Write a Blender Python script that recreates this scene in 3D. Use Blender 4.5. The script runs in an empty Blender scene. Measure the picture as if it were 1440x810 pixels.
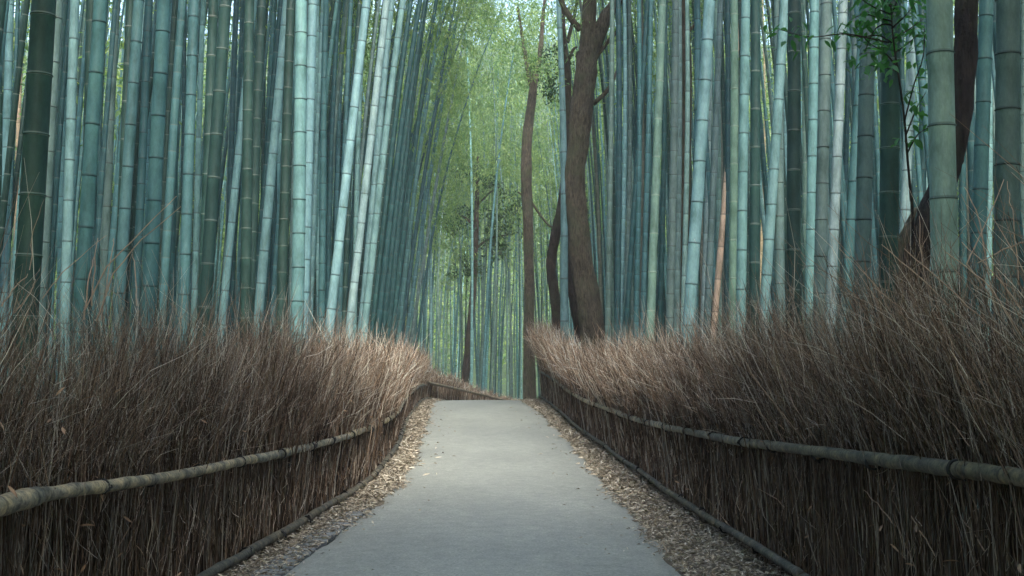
import bpy, math, random
import numpy as np
from mathutils import Vector, Matrix

random.seed(11)
rng = np.random.default_rng(11)
scene = bpy.context.scene
C = scene.collection

# ------------------------------------------------------------------ camera
FPX, CX, CY = 1600.0, 720.0, 405.0          # focal length and centre in photograph pixels (1440 x 810)
CAM_Z = 1.6
PITCH = math.atan((510 - CY) / FPX)
cam_data = bpy.data.cameras.new('camera')
cam_data.sensor_width = 36.0
cam_data.lens = FPX / 1440 * 36
cam_data.clip_start = 0.05
cam_data.clip_end = 2000
cam = bpy.data.objects.new('camera', cam_data)
C.objects.link(cam)
cam.location = (0, 0, CAM_Z)
cam.rotation_euler = (math.pi / 2 + PITCH, 0, 0)
scene.camera = cam

# ------------------------------------------------------------------ light
SUN_EL, SUN_AZ = math.radians(48), math.radians(170)      # azimuth from +Y, positive towards +X
world = bpy.data.worlds.new('World')
scene.world = world
world.use_nodes = True
wn = world.node_tree
bg = wn.nodes['Background']
sky = wn.nodes.new('ShaderNodeTexSky')
sky.sky_type = 'NISHITA'
sky.sun_disc = False
sky.sun_elevation = SUN_EL
sky.sun_rotation = SUN_AZ
sky.air_density = 1.0
sky.dust_density = 2.0
sky.ozone_density = 1.0
wn.links.new(sky.outputs[0], bg.inputs[0])
bg.inputs[1].default_value = 0.15
sun_d = bpy.data.lights.new('sun', 'SUN')
sun_d.energy = 1.5
sun_d.angle = math.radians(18)
sun_d.color = (1.0, 0.97, 0.84)
sun = bpy.data.objects.new('sun', sun_d)
C.objects.link(sun)
sd = Vector((math.sin(SUN_AZ) * math.cos(SUN_EL), math.cos(SUN_AZ) * math.cos(SUN_EL), math.sin(SUN_EL)))
sun.rotation_euler = (-sd).to_track_quat('-Z', 'Y').to_euler()
sun.location = (0, 0, 40)

scene.view_settings.view_transform = 'Standard'
scene.view_settings.look = 'None'
scene.view_settings.exposure = 2.35
scene.view_settings.gamma = 1.0
scene.render.engine = 'CYCLES'
scene.cycles.max_bounces = 6
scene.cycles.diffuse_bounces = 3
scene.cycles.glossy_bounces = 2
scene.cycles.transmission_bounces = 4
scene.cycles.use_adaptive_sampling = True
scene.cycles.adaptive_threshold = 0.02
scene.cycles.use_denoising = True

# ------------------------------------------------------------------ helpers
def P(px, py, Y):
    """Point at depth Y (metres along the path) on the ray through a photograph pixel."""
    u = (px - CX) / FPX
    v = (CY - py) / FPX
    dy = math.cos(PITCH) - v * math.sin(PITCH)
    dz = math.sin(PITCH) + v * math.cos(PITCH)
    s = Y / dy
    return np.array([u * s, Y, CAM_Z + dz * s])

def smooth(a, b, x):
    t = np.clip((np.asarray(x, float) - a) / (b - a), 0, 1)
    return t * t * (3 - 2 * t)

def gz(Y):
    """Height of the path along its length: level, a low crest, then falling away."""
    return 0.27 * smooth(20, 38, Y) - 2.0 * smooth(38.5, 66, Y)

def hill(X, Y):
    """Wooded slopes that close the valley beyond and beside the groves."""
    return 52 * smooth(84, 175, Y) + 26 * smooth(20, 52, np.abs(X)) * (1 - smooth(88, 170, Y))

FL = np.array([(-6, -2.45), (2, -2.4), (5, -2.35), (8.5, -2.2), (10.7, -2.0), (13, -1.95), (15.5, -1.87), (21, -2.12), (28, -2.62), (36, -2.95), (41.5, -3.1)])
FR = np.array([(-6, 2.05), (2, 2.03), (5, 2.0), (7.7, 1.98), (10.8, 1.88), (15, 1.72), (19.3, 1.66), (27, 1.38), (34, 1.17), (38, 1.06), (40.5, 0.98)])
FFAR = np.array([(41.5, -3.1), (43.0, -3.05), (45.5, -2.6), (48.5, -1.9), (52, -0.95), (55, 0.0), (58, 1.3)])
def fx(tab, Y): return np.interp(Y, tab[:, 0], tab[:, 1])

def link(o, parent=None):
    C.objects.link(o)
    if parent: o.parent = parent
    return o

def make_mesh(name, verts, faces, mats, smooth_shade=False, seg=None, tint=None):
    """faces: (M,3) or (M,4) int array, or list of such arrays."""
    me = bpy.data.meshes.new(name)
    if not isinstance(faces, list): faces = [faces]
    verts = np.asarray(verts, np.float32).reshape(-1, 3)
    me.vertices.add(len(verts)); me.vertices.foreach_set('co', verts.ravel())
    loops = np.concatenate([f.ravel() for f in faces]).astype(np.int32)
    tot = np.concatenate([np.full(len(f), f.shape[1], np.int32) for f in faces])
    start = np.concatenate([[0], np.cumsum(tot)[:-1]]).astype(np.int32)
    me.loops.add(len(loops)); me.loops.foreach_set('vertex_index', loops)
    me.polygons.add(len(tot)); me.polygons.foreach_set('loop_start', start)
    try: me.polygons.foreach_set('loop_total', tot)
    except Exception: pass
    me.update(calc_edges=True)
    me.validate()
    if smooth_shade: me.polygons.foreach_set('use_smooth', np.ones(len(me.polygons), bool))
    if seg is not None:
        a = me.attributes.new('seg', 'FLOAT', 'POINT'); a.data.foreach_set('value', np.asarray(seg, np.float32).ravel())
    if tint is not None:
        a = me.attributes.new('tint', 'FLOAT_COLOR', 'POINT')
        t = np.ones((len(verts), 4), np.float32); t[:, :3] = tint
        a.data.foreach_set('color', t.ravel())
    for m in (mats if isinstance(mats, (list, tuple)) else [mats]): me.materials.append(m)
    return me

def tubes(Pts, R, sides, caps=False):
    """Pts (N,K,3), R (N,K): N tapered tubes. Returns verts, faces."""
    Pts = np.asarray(Pts, float); R = np.asarray(R, float)
    N, K, _ = Pts.shape
    T = np.gradient(Pts, axis=1)
    T /= np.linalg.norm(T, axis=2, keepdims=True) + 1e-9
    main = Pts[:, -1] - Pts[:, 0]
    main /= np.linalg.norm(main, axis=1, keepdims=True) + 1e-9
    ref = np.where(np.abs(main[:, 2:3]) > 0.8, np.array([[1., 0, 0]]), np.array([[0, 0, 1.]]))
    U = np.cross(T, ref[:, None, :]); U /= np.linalg.norm(U, axis=2, keepdims=True) + 1e-9
    V = np.cross(T, U)
    a = np.arange(sides) / sides * 2 * math.pi
    ca, sa = np.cos(a), np.sin(a)
    verts = Pts[:, :, None, :] + R[:, :, None, None] * (U[:, :, None, :] * ca[:, None] + V[:, :, None, :] * sa[:, None])
    base = (np.arange(N) * K * sides)[:, None, None]
    k = np.arange(K - 1)[None, :, None]; s = np.arange(sides)[None, None, :]; s2 = (s + 1) % sides
    q = np.stack([base + k * sides + s, base + (k + 1) * sides + s, base + (k + 1) * sides + s2, base + k * sides + s2], -1).reshape(-1, 4)
    faces = [q]
    verts = verts.reshape(-1, 3)
    if caps:
        nv = len(verts)
        cc = np.concatenate([Pts[:, 0], Pts[:, -1]])
        i0 = nv + np.arange(N)[:, None]; i1 = nv + N + np.arange(N)[:, None]
        b = (np.arange(N) * K * sides)[:, None]; s = np.arange(sides)[None]; s2 = (s + 1) % sides
        f0 = np.stack([i0 + 0 * s, b + s, b + s2], -1).reshape(-1, 3)
        e = b + (K - 1) * sides
        f1 = np.stack([i1 + 0 * s, e + s2, e + s], -1).reshape(-1, 3)
        verts = np.concatenate([verts, cc]); faces += [np.concatenate([f0, f1])]
    return verts, faces

def leaves(cen, d, L, W, fold=0.25, seed=0):
    """N folded leaf blades: cen base (N,3), d direction (N,3)."""
    r = np.random.default_rng(seed)
    cen = np.asarray(cen, float); N = len(cen)
    d = d / (np.linalg.norm(d, axis=1, keepdims=True) + 1e-9)
    rv = r.normal(size=(N, 3)); rv[:, 2] *= 0.45
    side = np.cross(d, rv); 
    up0 = np.array([0, 0, 1.0])
    side = np.cross(d, up0 + 0.7 * r.normal(size=(N, 3)))
    side /= np.linalg.norm(side, axis=1, keepdims=True) + 1e-9
    up = np.cross(side, d)
    L = np.broadcast_to(np.asarray(L, float), (N,))[:, None]; W = np.broadcast_to(np.asarray(W, float), (N,))[:, None]
    mid = cen + d * L * 0.42
    v = np.stack([cen, mid + side * W * 0.5 + up * W * fold, cen + d * L - up * L * 0.10, mid - side * W * 0.5 + up * W * fold], 1)
    b = (np.arange(N) * 4)[:, None]
    f = np.concatenate([b + np.array([[0, 1, 2]]), b + np.array([[0, 2, 3]])])
    return v.reshape(-1, 3), f

def tag(o, label, cat, group=None, kind=None):
    o['label'] = label
    if cat: o['category'] = cat
    if group: o['group'] = group
    if kind: o['kind'] = kind
    return o

def empty(name, loc=(0, 0, 0)):
    o = bpy.data.objects.new(name, None); o.location = loc; o.empty_display_size = 0.2
    return link(o)

def child(name, me, parent, loc=None):
    """A part whose mesh is in world coordinates, under an Empty that stands at the thing's base."""
    o = bpy.data.objects.new(name, me); link(o, parent)
    o.location = Vector(loc) - parent.location if loc is not None else -Vector(parent.location)
    return o

# ------------------------------------------------------------------ materials
def new_mat(name):
    m = bpy.data.materials.new(name); m.use_nodes = True
    nt = m.node_tree
    return m, nt, nt.nodes['Principled BSDF']

def nd(nt, t, **kw):
    n = nt.nodes.new(t)
    for k, v in kw.items(): setattr(n, k, v)
    return n

def math_n(nt, op, a, b=None, clamp=False):
    n = nd(nt, 'ShaderNodeMath', operation=op, use_clamp=clamp)
    for i, x in enumerate((a, b)):
        if x is None: continue
        if isinstance(x, (int, float)): n.inputs[i].default_value = x
        else: nt.links.new(x, n.inputs[i])
    return n.outputs[0]

def mixc(nt, fac, a, b, mode='MIX'):
    n = nd(nt, 'ShaderNodeMix', data_type='RGBA', blend_type=mode)
    for s, x in ((n.inputs[0], fac), (n.inputs[6], a), (n.inputs[7], b)):
        if isinstance(x, (int, float)): s.default_value = x
        elif isinstance(x, tuple): s.default_value = (*x, 1)[:4]
        else: nt.links.new(x, s)
    return n.outputs[2]

def noise(nt, coord, scale, detail=4, rough=0.6, vec_scale=None):
    if vec_scale:
        mp = nd(nt, 'ShaderNodeMapping'); mp.inputs['Scale'].default_value = vec_scale
        nt.links.new(coord, mp.inputs[0]); coord = mp.outputs[0]
    n = nd(nt, 'ShaderNodeTexNoise'); n.inputs['Scale'].default_value = scale
    n.inputs['Detail'].default_value = detail; n.inputs['Roughness'].default_value = rough
    nt.links.new(coord, n.inputs['Vector'])
    return n.outputs['Fac']

def ramp(nt, fac, stops):
    n = nd(nt, 'ShaderNodeValToRGB')
    e = n.color_ramp.elements
    while len(e) > len(stops): e.remove(e[-1])
    while len(e) < len(stops): e.new(0.5)
    for x, (p, c) in zip(e, stops):
        x.position = p; x.color = (*c, 1) if len(c) == 3 else c
    nt.links.new(fac, n.inputs[0])
    return n.outputs[0]

def bump(nt, bs, h, strength, dist):
    b = nd(nt, 'ShaderNodeBump'); b.inputs['Strength'].default_value = strength; b.inputs['Distance'].default_value = dist
    nt.links.new(h, b.inputs['Height']); nt.links.new(b.outputs[0], bs.inputs['Normal'])

# bamboo culm: object colour x mottling, node rings from the running internode count "seg"
def culm_material():
    m, nt, bs = new_mat('bamboo_culm')
    oi = nd(nt, 'ShaderNodeObjectInfo')
    tc = nd(nt, 'ShaderNodeTexCoord')
    geo = nd(nt, 'ShaderNodeNewGeometry')
    at = nd(nt, 'ShaderNodeAttribute', attribute_name='seg')
    ti = nd(nt, 'ShaderNodeAttribute', attribute_name='tint')
    pos = geo.outputs['Position']
    fr = math_n(nt, 'FRACT', at.outputs['Fac'])
    col = mixc(nt, 1.0, oi.outputs['Color'], ti.outputs['Color'], 'MULTIPLY')
    n1 = noise(nt, pos, 3.2, 5, 0.62, (2.2, 2.2, 0.8))
    n2 = noise(nt, pos, 26, 5, 0.7, (1.4, 1.4, 0.6))
    n3 = noise(nt, pos, 120, 3, 0.6, (1, 1, 0.25))
    v = ramp(nt, n1, [(0.26, (0.50, 0.56, 0.50)), (0.5, (1, 1, 1)), (0.78, (1.32, 1.25, 1.12))])
    col = mixc(nt, 1.0, col, v, 'MULTIPLY')
    v2 = ramp(nt, n2, [(0.3, (0.74, 0.78, 0.72)), (0.6, (1.06, 1.05, 1.03))])
    col = mixc(nt, 0.8, col, v2, 'MULTIPLY')
    v3 = ramp(nt, n3, [(0.35, (0.86, 0.86, 0.86)), (0.65, (1.08, 1.08, 1.08))])
    col = mixc(nt, 0.6, col, v3, 'MULTIPLY')
    # waxy bloom under each node, slightly darker towards the next node
    bloom = ramp(nt, fr, [(0.0, (0.9, 0.9, 0.9)), (0.25, (0.97, 0.97, 0.97)), (0.72, (1, 1, 1)), (0.93, (1.25, 1.25, 1.25)), (1.0, (1.35, 1.35, 1.35))])
    col = mixc(nt, 1.0, col, bloom, 'MULTIPLY')
    # node scar: dark on young pale culms, pale on old mossy ones (object alpha)
    line = ramp(nt, fr, [(0.0, (1, 1, 1)), (0.018, (1, 1, 1)), (0.034, (0, 0, 0)), (0.972, (0, 0, 0)), (0.988, (1, 1, 1))])
    lf = math_n(nt, 'MULTIPLY', line, 0.75)
    scar_d = mixc(nt, 1.0, col, (0.32, 0.34, 0.36), 'MULTIPLY')
    scar_p = mixc(nt, 0.55, col, (0.42, 0.45, 0.40))
    scar = mixc(nt, oi.outputs['Alpha'], scar_d, scar_p)
    col = mixc(nt, lf, col, scar)
    nt.links.new(col, bs.inputs['Base Color'])
    bs.inputs['Roughness'].default_value = 0.52
    bs.inputs['Specular IOR Level'].default_value = 0.35
    bump(nt, bs, n2, 0.12, 0.01)
    return m
M_CULM = culm_material()

def leaf_material(name, c0, c1, c2, trans=0.45):
    m, nt, bs = new_mat(name)
    geo = nd(nt, 'ShaderNodeNewGeometry')
    col = ramp(nt, geo.outputs['Random Per Island'], [(0.0, c0), (0.5, c1), (1.0, c2)])
    nz = noise(nt, geo.outputs['Position'], 0.35, 3, 0.6)
    v = ramp(nt, nz, [(0.3, (0.72, 0.8, 0.8)), (0.7, (1.25, 1.15, 0.95))])
    col = mixc(nt, 1.0, col, v, 'MULTIPLY')
    nt.links.new(col, bs.inputs['Base Color'])
    bs.inputs['Roughness'].default_value = 0.5
    tr = nd(nt, 'ShaderNodeBsdfTranslucent')
    tcol = mixc(nt, 1.0, col, (1.3, 1.3, 0.78), 'MULTIPLY')
    nt.links.new(tcol, tr.inputs[0])
    mx = nd(nt, 'ShaderNodeMixShader'); mx.inputs[0].default_value = trans
    nt.links.new(bs.outputs[0], mx.inputs[1]); nt.links.new(tr.outputs[0], mx.inputs[2])
    nt.links.new(mx.outputs[0], nt.nodes['Material Output'].inputs[0])
    return m
M_BLEAF = leaf_material('bamboo_leaf', (0.10, 0.195, 0.10), (0.17, 0.285, 0.13), (0.32, 0.41, 0.17), 0.58)
M_TLEAF = leaf_material('tree_leaf', (0.02, 0.06, 0.025), (0.035, 0.085, 0.035), (0.05, 0.11, 0.05), 0.3)
M_SLEAF = leaf_material('sapling_leaf', (0.04, 0.15, 0.06), (0.06, 0.20, 0.075), (0.09, 0.25, 0.10), 0.5)

def twig_material():
    m, nt, bs = new_mat('dry_twig')
    ti = nd(nt, 'ShaderNodeAttribute', attribute_name='tint')
    geo = nd(nt, 'ShaderNodeNewGeometry')
    nz = noise(nt, geo.outputs['Position'], 2.0, 4, 0.6)
    v = ramp(nt, nz, [(0.3, (0.75, 0.74, 0.74)), (0.7, (1.2, 1.18, 1.16))])
    col = mixc(nt, 1.0, ti.outputs['Color'], v, 'MULTIPLY')
    nt.links.new(col, bs.inputs['Base Color']); bs.inputs['Roughness'].default_value = 0.75
    bs.inputs['Specular IOR Level'].default_value = 0.2
    return m
M_TWIG = twig_material()

def litter_material():
    m, nt, bs = new_mat('dry_leaf')
    geo = nd(nt, 'ShaderNodeNewGeometry')
    col = ramp(nt, geo.outputs['Random Per Island'], [(0.0, (0.13, 0.10, 0.072)), (0.3, (0.27, 0.225, 0.165)), (0.7, (0.40, 0.35, 0.275)), (1.0, (0.55, 0.505, 0.42))])
    nt.links.new(col, bs.inputs['Base Color']); bs.inputs['Roughness'].default_value = 0.7
    return m
M_LITTER = litter_material()

def rail_material():
    m, nt, bs = new_mat('weathered_rail')
    geo = nd(nt, 'ShaderNodeNewGeometry'); oi = nd(nt, 'ShaderNodeObjectInfo')
    at = nd(nt, 'ShaderNodeAttribute', attribute_name='seg')
    pos = geo.outputs['Position']
    n1 = noise(nt, pos, 9, 6, 0.7); n2 = noise(nt, pos, 38, 5, 0.75)
    col = ramp(nt, n1, [(0.34, (0.05, 0.05, 0.046)), (0.5, (0.155, 0.142, 0.112)), (0.66, (0.32, 0.26, 0.17))])
    v2 = ramp(nt, n2, [(0.34, (0.4, 0.4, 0.4)), (0.5, (0.95, 0.95, 0.95)), (0.68, (1.3, 1.3, 1.3))])
    col = mixc(nt, 1.0, col, v2, 'MULTIPLY')
    col = mixc(nt, 1.0, col, oi.outputs['Color'], 'MULTIPLY')
    fr = math_n(nt, 'FRACT', at.outputs['Fac'])
    line = ramp(nt, fr, [(0.0, (0.45, 0.45, 0.45)), (0.04, (0.6, 0.6, 0.6)), (0.07, (1, 1, 1)), (0.9, (1, 1, 1)), (1.0, (1.15, 1.12, 1.05))])
    col = mixc(nt, 1.0, col, line, 'MULTIPLY')
    nt.links.new(col, bs.inputs['Base Color']); bs.inputs['Roughness'].default_value = 0.7
    bump(nt, bs, n2, 0.3, 0.01)
    return m
M_RAIL = rail_material()

def plain(name, col, rough=0.8, var=0.3, scale=30):
    m, nt, bs = new_mat(name)
    geo = nd(nt, 'ShaderNodeNewGeometry')
    nz = noise(nt, geo.outputs['Position'], scale, 4, 0.65)
    v = ramp(nt, nz, [(0.3, (1 - var,) * 3), (0.7, (1 + var,) * 3)])
    c = mixc(nt, 1.0, col, v, 'MULTIPLY')
    nt.links.new(c, bs.inputs['Base Color']); bs.inputs['Roughness'].default_value = rough
    return m
M_ROPE = plain('black_rope', (0.015, 0.014, 0.014), 0.9)
M_SLAB = plain('drain_slab', (0.17, 0.18, 0.18), 0.85, 0.3, 25)
M_GRIT = plain('drain_bed', (0.05, 0.055, 0.055), 0.9)

def bark_material(name, c0, c1, c2):
    m, nt, bs = new_mat(name)
    geo = nd(nt, 'ShaderNodeNewGeometry')
    pos = geo.outputs['Position']
    n1 = noise(nt, pos, 2.2, 6, 0.65); n2 = noise(nt, pos, 16, 6, 0.72, (1.6, 1.6, 0.35))
    col = ramp(nt, n1, [(0.3, c0), (0.52, c1), (0.75, c2)])
    v2 = ramp(nt, n2, [(0.36, (0.28, 0.28, 0.28)), (0.5, (0.9, 0.9, 0.9)), (0.64, (1.4, 1.38, 1.35))])
    col = mixc(nt, 1.0, col, v2, 'MULTIPLY')
    n3 = noise(nt, pos, 1.3, 5, 0.7)
    moss = ramp(nt, n3, [(0.48, (0, 0, 0)), (0.62, (0.55, 0.55, 0.55))])
    col = mixc(nt, moss, col, (0.07, 0.085, 0.045))
    nt.links.new(col, bs.inputs['Base Color']); bs.inputs['Roughness'].default_value = 0.9
    bump(nt, bs, n2, 1.0, 0.12)
    return m
M_BARK = bark_material('brown_bark', (0.052, 0.044, 0.034), (0.095, 0.078, 0.057), (0.14, 0.12, 0.088))
M_BARKD = bark_material('dark_bark', (0.022, 0.018, 0.018), (0.045, 0.032, 0.028), (0.075, 0.055, 0.045))
M_BARKP = bark_material('pale_bark', (0.15, 0.14, 0.10), (0.26, 0.24, 0.18), (0.32, 0.30, 0.23))

def asphalt_material():
    m, nt, bs = new_mat('asphalt')
    geo = nd(nt, 'ShaderNodeNewGeometry'); pos = geo.outputs['Position']
    n1 = noise(nt, pos, 0.5, 5, 0.6, (1, 0.45, 1)); n2 = noise(nt, pos, 48, 4, 0.85); n3 = noise(nt, pos, 7, 6, 0.75)
    col = ramp(nt, n1, [(0.3, (0.208, 0.218, 0.202)), (0.7, (0.290, 0.298, 0.270))])
    v = ramp(nt, n2, [(0.33, (0.62, 0.63, 0.64)), (0.5, (1, 1, 1)), (0.67, (1.4, 1.4, 1.38))])
    col = mixc(nt, 1.0, col, v, 'MULTIPLY')
    v = ramp(nt, n3, [(0.3, (0.78, 0.79, 0.8)), (0.7, (1.14, 1.13, 1.1))])
    col = mixc(nt, 1.0, col, v, 'MULTIPLY')
    nt.links.new(col, bs.inputs['Base Color']); bs.inputs['Roughness'].default_value = 0.85
    bump(nt, bs, n2, 0.35, 0.006)
    return m
M_ASPH = asphalt_material()

def soil_material():
    m, nt, bs = new_mat('leafy_soil')
    geo = nd(nt, 'ShaderNodeNewGeometry'); pos = geo.outputs['Position']
    n1 = noise(nt, pos, 0.9, 5, 0.6); n2 = noise(nt, pos, 60, 4, 0.8)
    col = ramp(nt, n1, [(0.3, (0.10, 0.085, 0.065)), (0.7, (0.17, 0.14, 0.10))])
    sx = nd(nt, 'ShaderNodeSeparateXYZ'); nt.links.new(pos, sx.inputs[0])
    far = math_n(nt, 'MAXIMUM', math_n(nt, 'SUBTRACT', math_n(nt, 'ABSOLUTE', sx.outputs[0]), 17.0), math_n(nt, 'SUBTRACT', sx.outputs[1], 84.0))
    far = math_n(nt, 'MULTIPLY', far, 0.3, True)
    green = ramp(nt, n1, [(0.3, (0.035, 0.06, 0.03)), (0.7, (0.07, 0.12, 0.05))])
    col = mixc(nt, far, col, green)
    v = ramp(nt, n2, [(0.3, (0.45, 0.43, 0.4)), (0.5, (0.95, 0.95, 0.95)), (0.7, (1.5, 1.48, 1.4))])
    col = mixc(nt, 1.0, col, v, 'MULTIPLY')
    nt.links.new(col, bs.inputs['Base Color']); bs.inputs['Roughness'].default_value = 0.95
    bump(nt, bs, n2, 0.6, 0.02)
    return m
M_SOIL = soil_material()

# ------------------------------------------------------------------ setting: ground and path
def build_ground():
    xs = np.concatenate([[-900, -300, -100, -60, -50, -40, -32, -27], np.linspace(-24, 24, 97), [27, 32, 40, 50, 60, 100, 300, 900]])
    ys = np.concatenate([[-300, -60, -20], np.linspace(-10, 70, 161), [76, 82, 88, 95, 102, 110, 120, 130, 140, 155, 170, 300, 1200]])
    X, Y = np.meshgrid(xs, ys)
    Z = gz(Y)
    r2 = np.random.default_rng(5)
    off = np.maximum(fx(FL, np.clip(Y, -6, 41)) - 0.5 - X, X - fx(FR, np.clip(Y, -6, 40)) - 0.5)
    Z = Z + 0.18 * smooth(0, 1.5, off) * (1 - smooth(38, 46, Y)) + r2.normal(size=X.shape) * 0.008
    # right bank rises towards the end of the fence
    Z = Z + 0.45 * smooth(0.1, 1.2, X - fx(FR, np.clip(Y, -6, 40)) - 0.1) * smooth(24, 36, Y) * (1 - smooth(41, 47, Y))
    Z = Z + hill(X, Y)
    v = np.stack([X, Y, Z], -1).reshape(-1, 3)
    nx = len(xs); i, j = np.meshgrid(np.arange(nx - 1), np.arange(len(ys) - 1))
    a = (j * nx + i).ravel()
    f = np.stack([a, a + 1, a + nx + 1, a + nx], -1)
    o = link(bpy.data.objects.new('ground', make_mesh('ground', v, f, M_SOIL, True)))
    tag(o, 'brown soil strewn with dead bamboo leaves under the groves', None, None, 'structure')
build_ground()

PATH = np.array([(-30, -1.75, 1.3), (0, -1.72, 1.3), (8.5, -1.74, 1.30), (10.2, -1.66, 1.29), (12.8, -1.53, 1.27), (15, -1.5, 1.26), (18.5, -1.64, 1.26), (23.3, -1.9, 1.16),
                 (27, -2.08, 1.02), (31, -2.3, 0.85), (35, -2.52, 0.6), (38, -2.68, 0.42), (41, -2.6, 0.5), (45, -1.9, 1.2), (50, -0.4, 2.7), (55, 1.6, 4.7), (60, 4.4, 7.4)])
def path_edges(Y): return np.interp(Y, PATH[:, 0], PATH[:, 1]), np.interp(Y, PATH[:, 0], PATH[:, 2])

def build_path():
    ys = np.concatenate([np.linspace(-30, 5, 30), np.arange(5.1, 60, 0.1)])
    xl, xr = path_edges(ys)
    r = np.random.default_rng(3)
    def rough(n, a):
        k = r.normal(size=n); 
        return a * np.convolve(k, np.ones(7) / 7, 'same') * 2
    xl = xl + rough(len(ys), 0.05); xr = xr + rough(len(ys), 0.04)
    nc = 9
    t = np.array([0, 0.012, 0.06, 0.25, 0.5, 0.75, 0.94, 0.988, 1.0])[None]
    X = xl[:, None] * (1 - t) + xr[:, None] * t
    crown = 0.02 + 0.02 * (1 - (2 * t - 1) ** 2)
    crown[:, 0] = -0.02; crown[:, -1] = -0.02
    Yg = np.repeat(ys[:, None], nc, 1)
    Z = gz(Yg) + crown
    v = np.stack([X, Yg, Z], -1).reshape(-1, 3)
    i, j = np.meshgrid(np.arange(nc - 1), np.arange(len(ys) - 1))
    a = (j * nc + i).ravel()
    f = np.stack([a, a + 1, a + nc + 1, a + nc], -1)
    o = link(bpy.data.objects.new('path', make_mesh('path', v, f, M_ASPH, True)))
    tag(o, 'grey asphalt footpath running between two brush fences to a low crest', None, None, 'structure')
build_path()

# dead leaves on both verges (nobody could count them)
def build_litter():
    r = np.random.default_rng(21)
    pts = []
    def strip(n, y0, y1, side, p=1.6):
        Y = y0 + (y1 - y0) * r.random(n) ** p
        xl, xr = path_edges(Y)
        if side < 0: a, b = fx(FL, Y) - 0.05, xl
        else: a, b = xr, fx(FR, Y) + 0.05
        t = r.random(n)
        # thicker by the fence, thinning over the asphalt edge
        over = np.abs(r.normal(size=n)) * 0.05 * (1 + 0.8 * np.sin(Y * 1.9 + side))
        X = np.where(r.random(n) < 0.9, a + (b - a) * t, (b + over) if side < 0 else (a - over))
        pts.append(np.stack([X, Y, gz(Y) + 0.035 + 0.035 * r.random(n)], -1))
    strip(14000, 3, 20, -1); strip(24000, 3, 20, 1); strip(8000, 14, 41, -1, 1); strip(9000, 14, 41, 1, 1)
    # a few blown onto the path
    Y = 5 + 30 * r.random(260) ** 1.4; xl, xr = path_edges(Y); tt = r.random(260)
    tt = np.where(tt < .5, tt ** 2 * 2 * .5, 1 - (1 - tt) ** 2)
    pts.append(np.stack([xl + (xr - xl) * tt, Y, gz(Y) + 0.05], -1))
    p = np.concatenate(pts); n = len(p)
    d = r.normal(size=(n, 3)); d[:, 2] *= 0.25
    far = np.clip(p[:, 1] / 14, 0.7, 1.4) * (0.6 + 0.7 * r.random(n) ** 2)
    v, f = leaves(p, d, (0.05 + 0.05 * r.random(n)) * far, (0.012 + 0.014 * r.random(n)) * far, 0.2, 9)
    o = link(bpy.data.objects.new('leaf_litter', make_mesh('leaf_litter', v, f, M_LITTER)))
    tag(o, 'tan dead leaves drifted along the edges of the path', 'leaf litter', None, 'stuff')
build_litter()

# ------------------------------------------------------------------ brush fences
def hcurve(tab, Y): return np.interp(Y, [t[0] for t in tab], [t[1] for t in tab])
RAIL_L = [(-6, 1.02), (5, 0.99), (7.4, 0.86), (10, 0.80), (13, 0.75), (16, 0.72), (22, 0.68), (30, 0.62), (41.5, 0.58)]
RAIL_R = [(-6, 1.18), (4.4, 1.17), (6, 1.07), (7.7, 1.0), (10.8, 0.91), (15, 0.83), (19, 0.80), (27, 0.82), (34, 0.92), (40.5, 1.05)]
TOP_L = [(-6, 1.8), (5, 1.78), (8, 1.85), (14, 1.72), (22, 1.70), (33, 1.62), (38, 1.52), (41.5, 1.4)]
TOP_R = [(-6, 2.05), (5, 2.0), (7, 1.95), (12, 1.72), (18, 1.74), (24, 1.72), (30, 1.9), (36, 2.35), (40.5, 2.65)]
RAIL_F = [(41, 0.68), (58, 0.75)]
TOP_F = [(41, 1.25), (46, 1.2), (50, 1.0), (58, 0.85)]

def twig_tints(r, n, lo=0.55, hi=1.35, grey=0.45):
    base = np.array([[0.140, 0.091, 0.060], [0.225, 0.165, 0.120], [0.345, 0.300, 0.245], [0.070, 0.048, 0.037]])
    k = r.choice(4, size=n, p=[0.36, 0.28, grey * 0.4, 1 - 0.64 - grey * 0.4])
    return base[k] * (lo + (hi - lo) * r.random((n, 1)))

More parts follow.
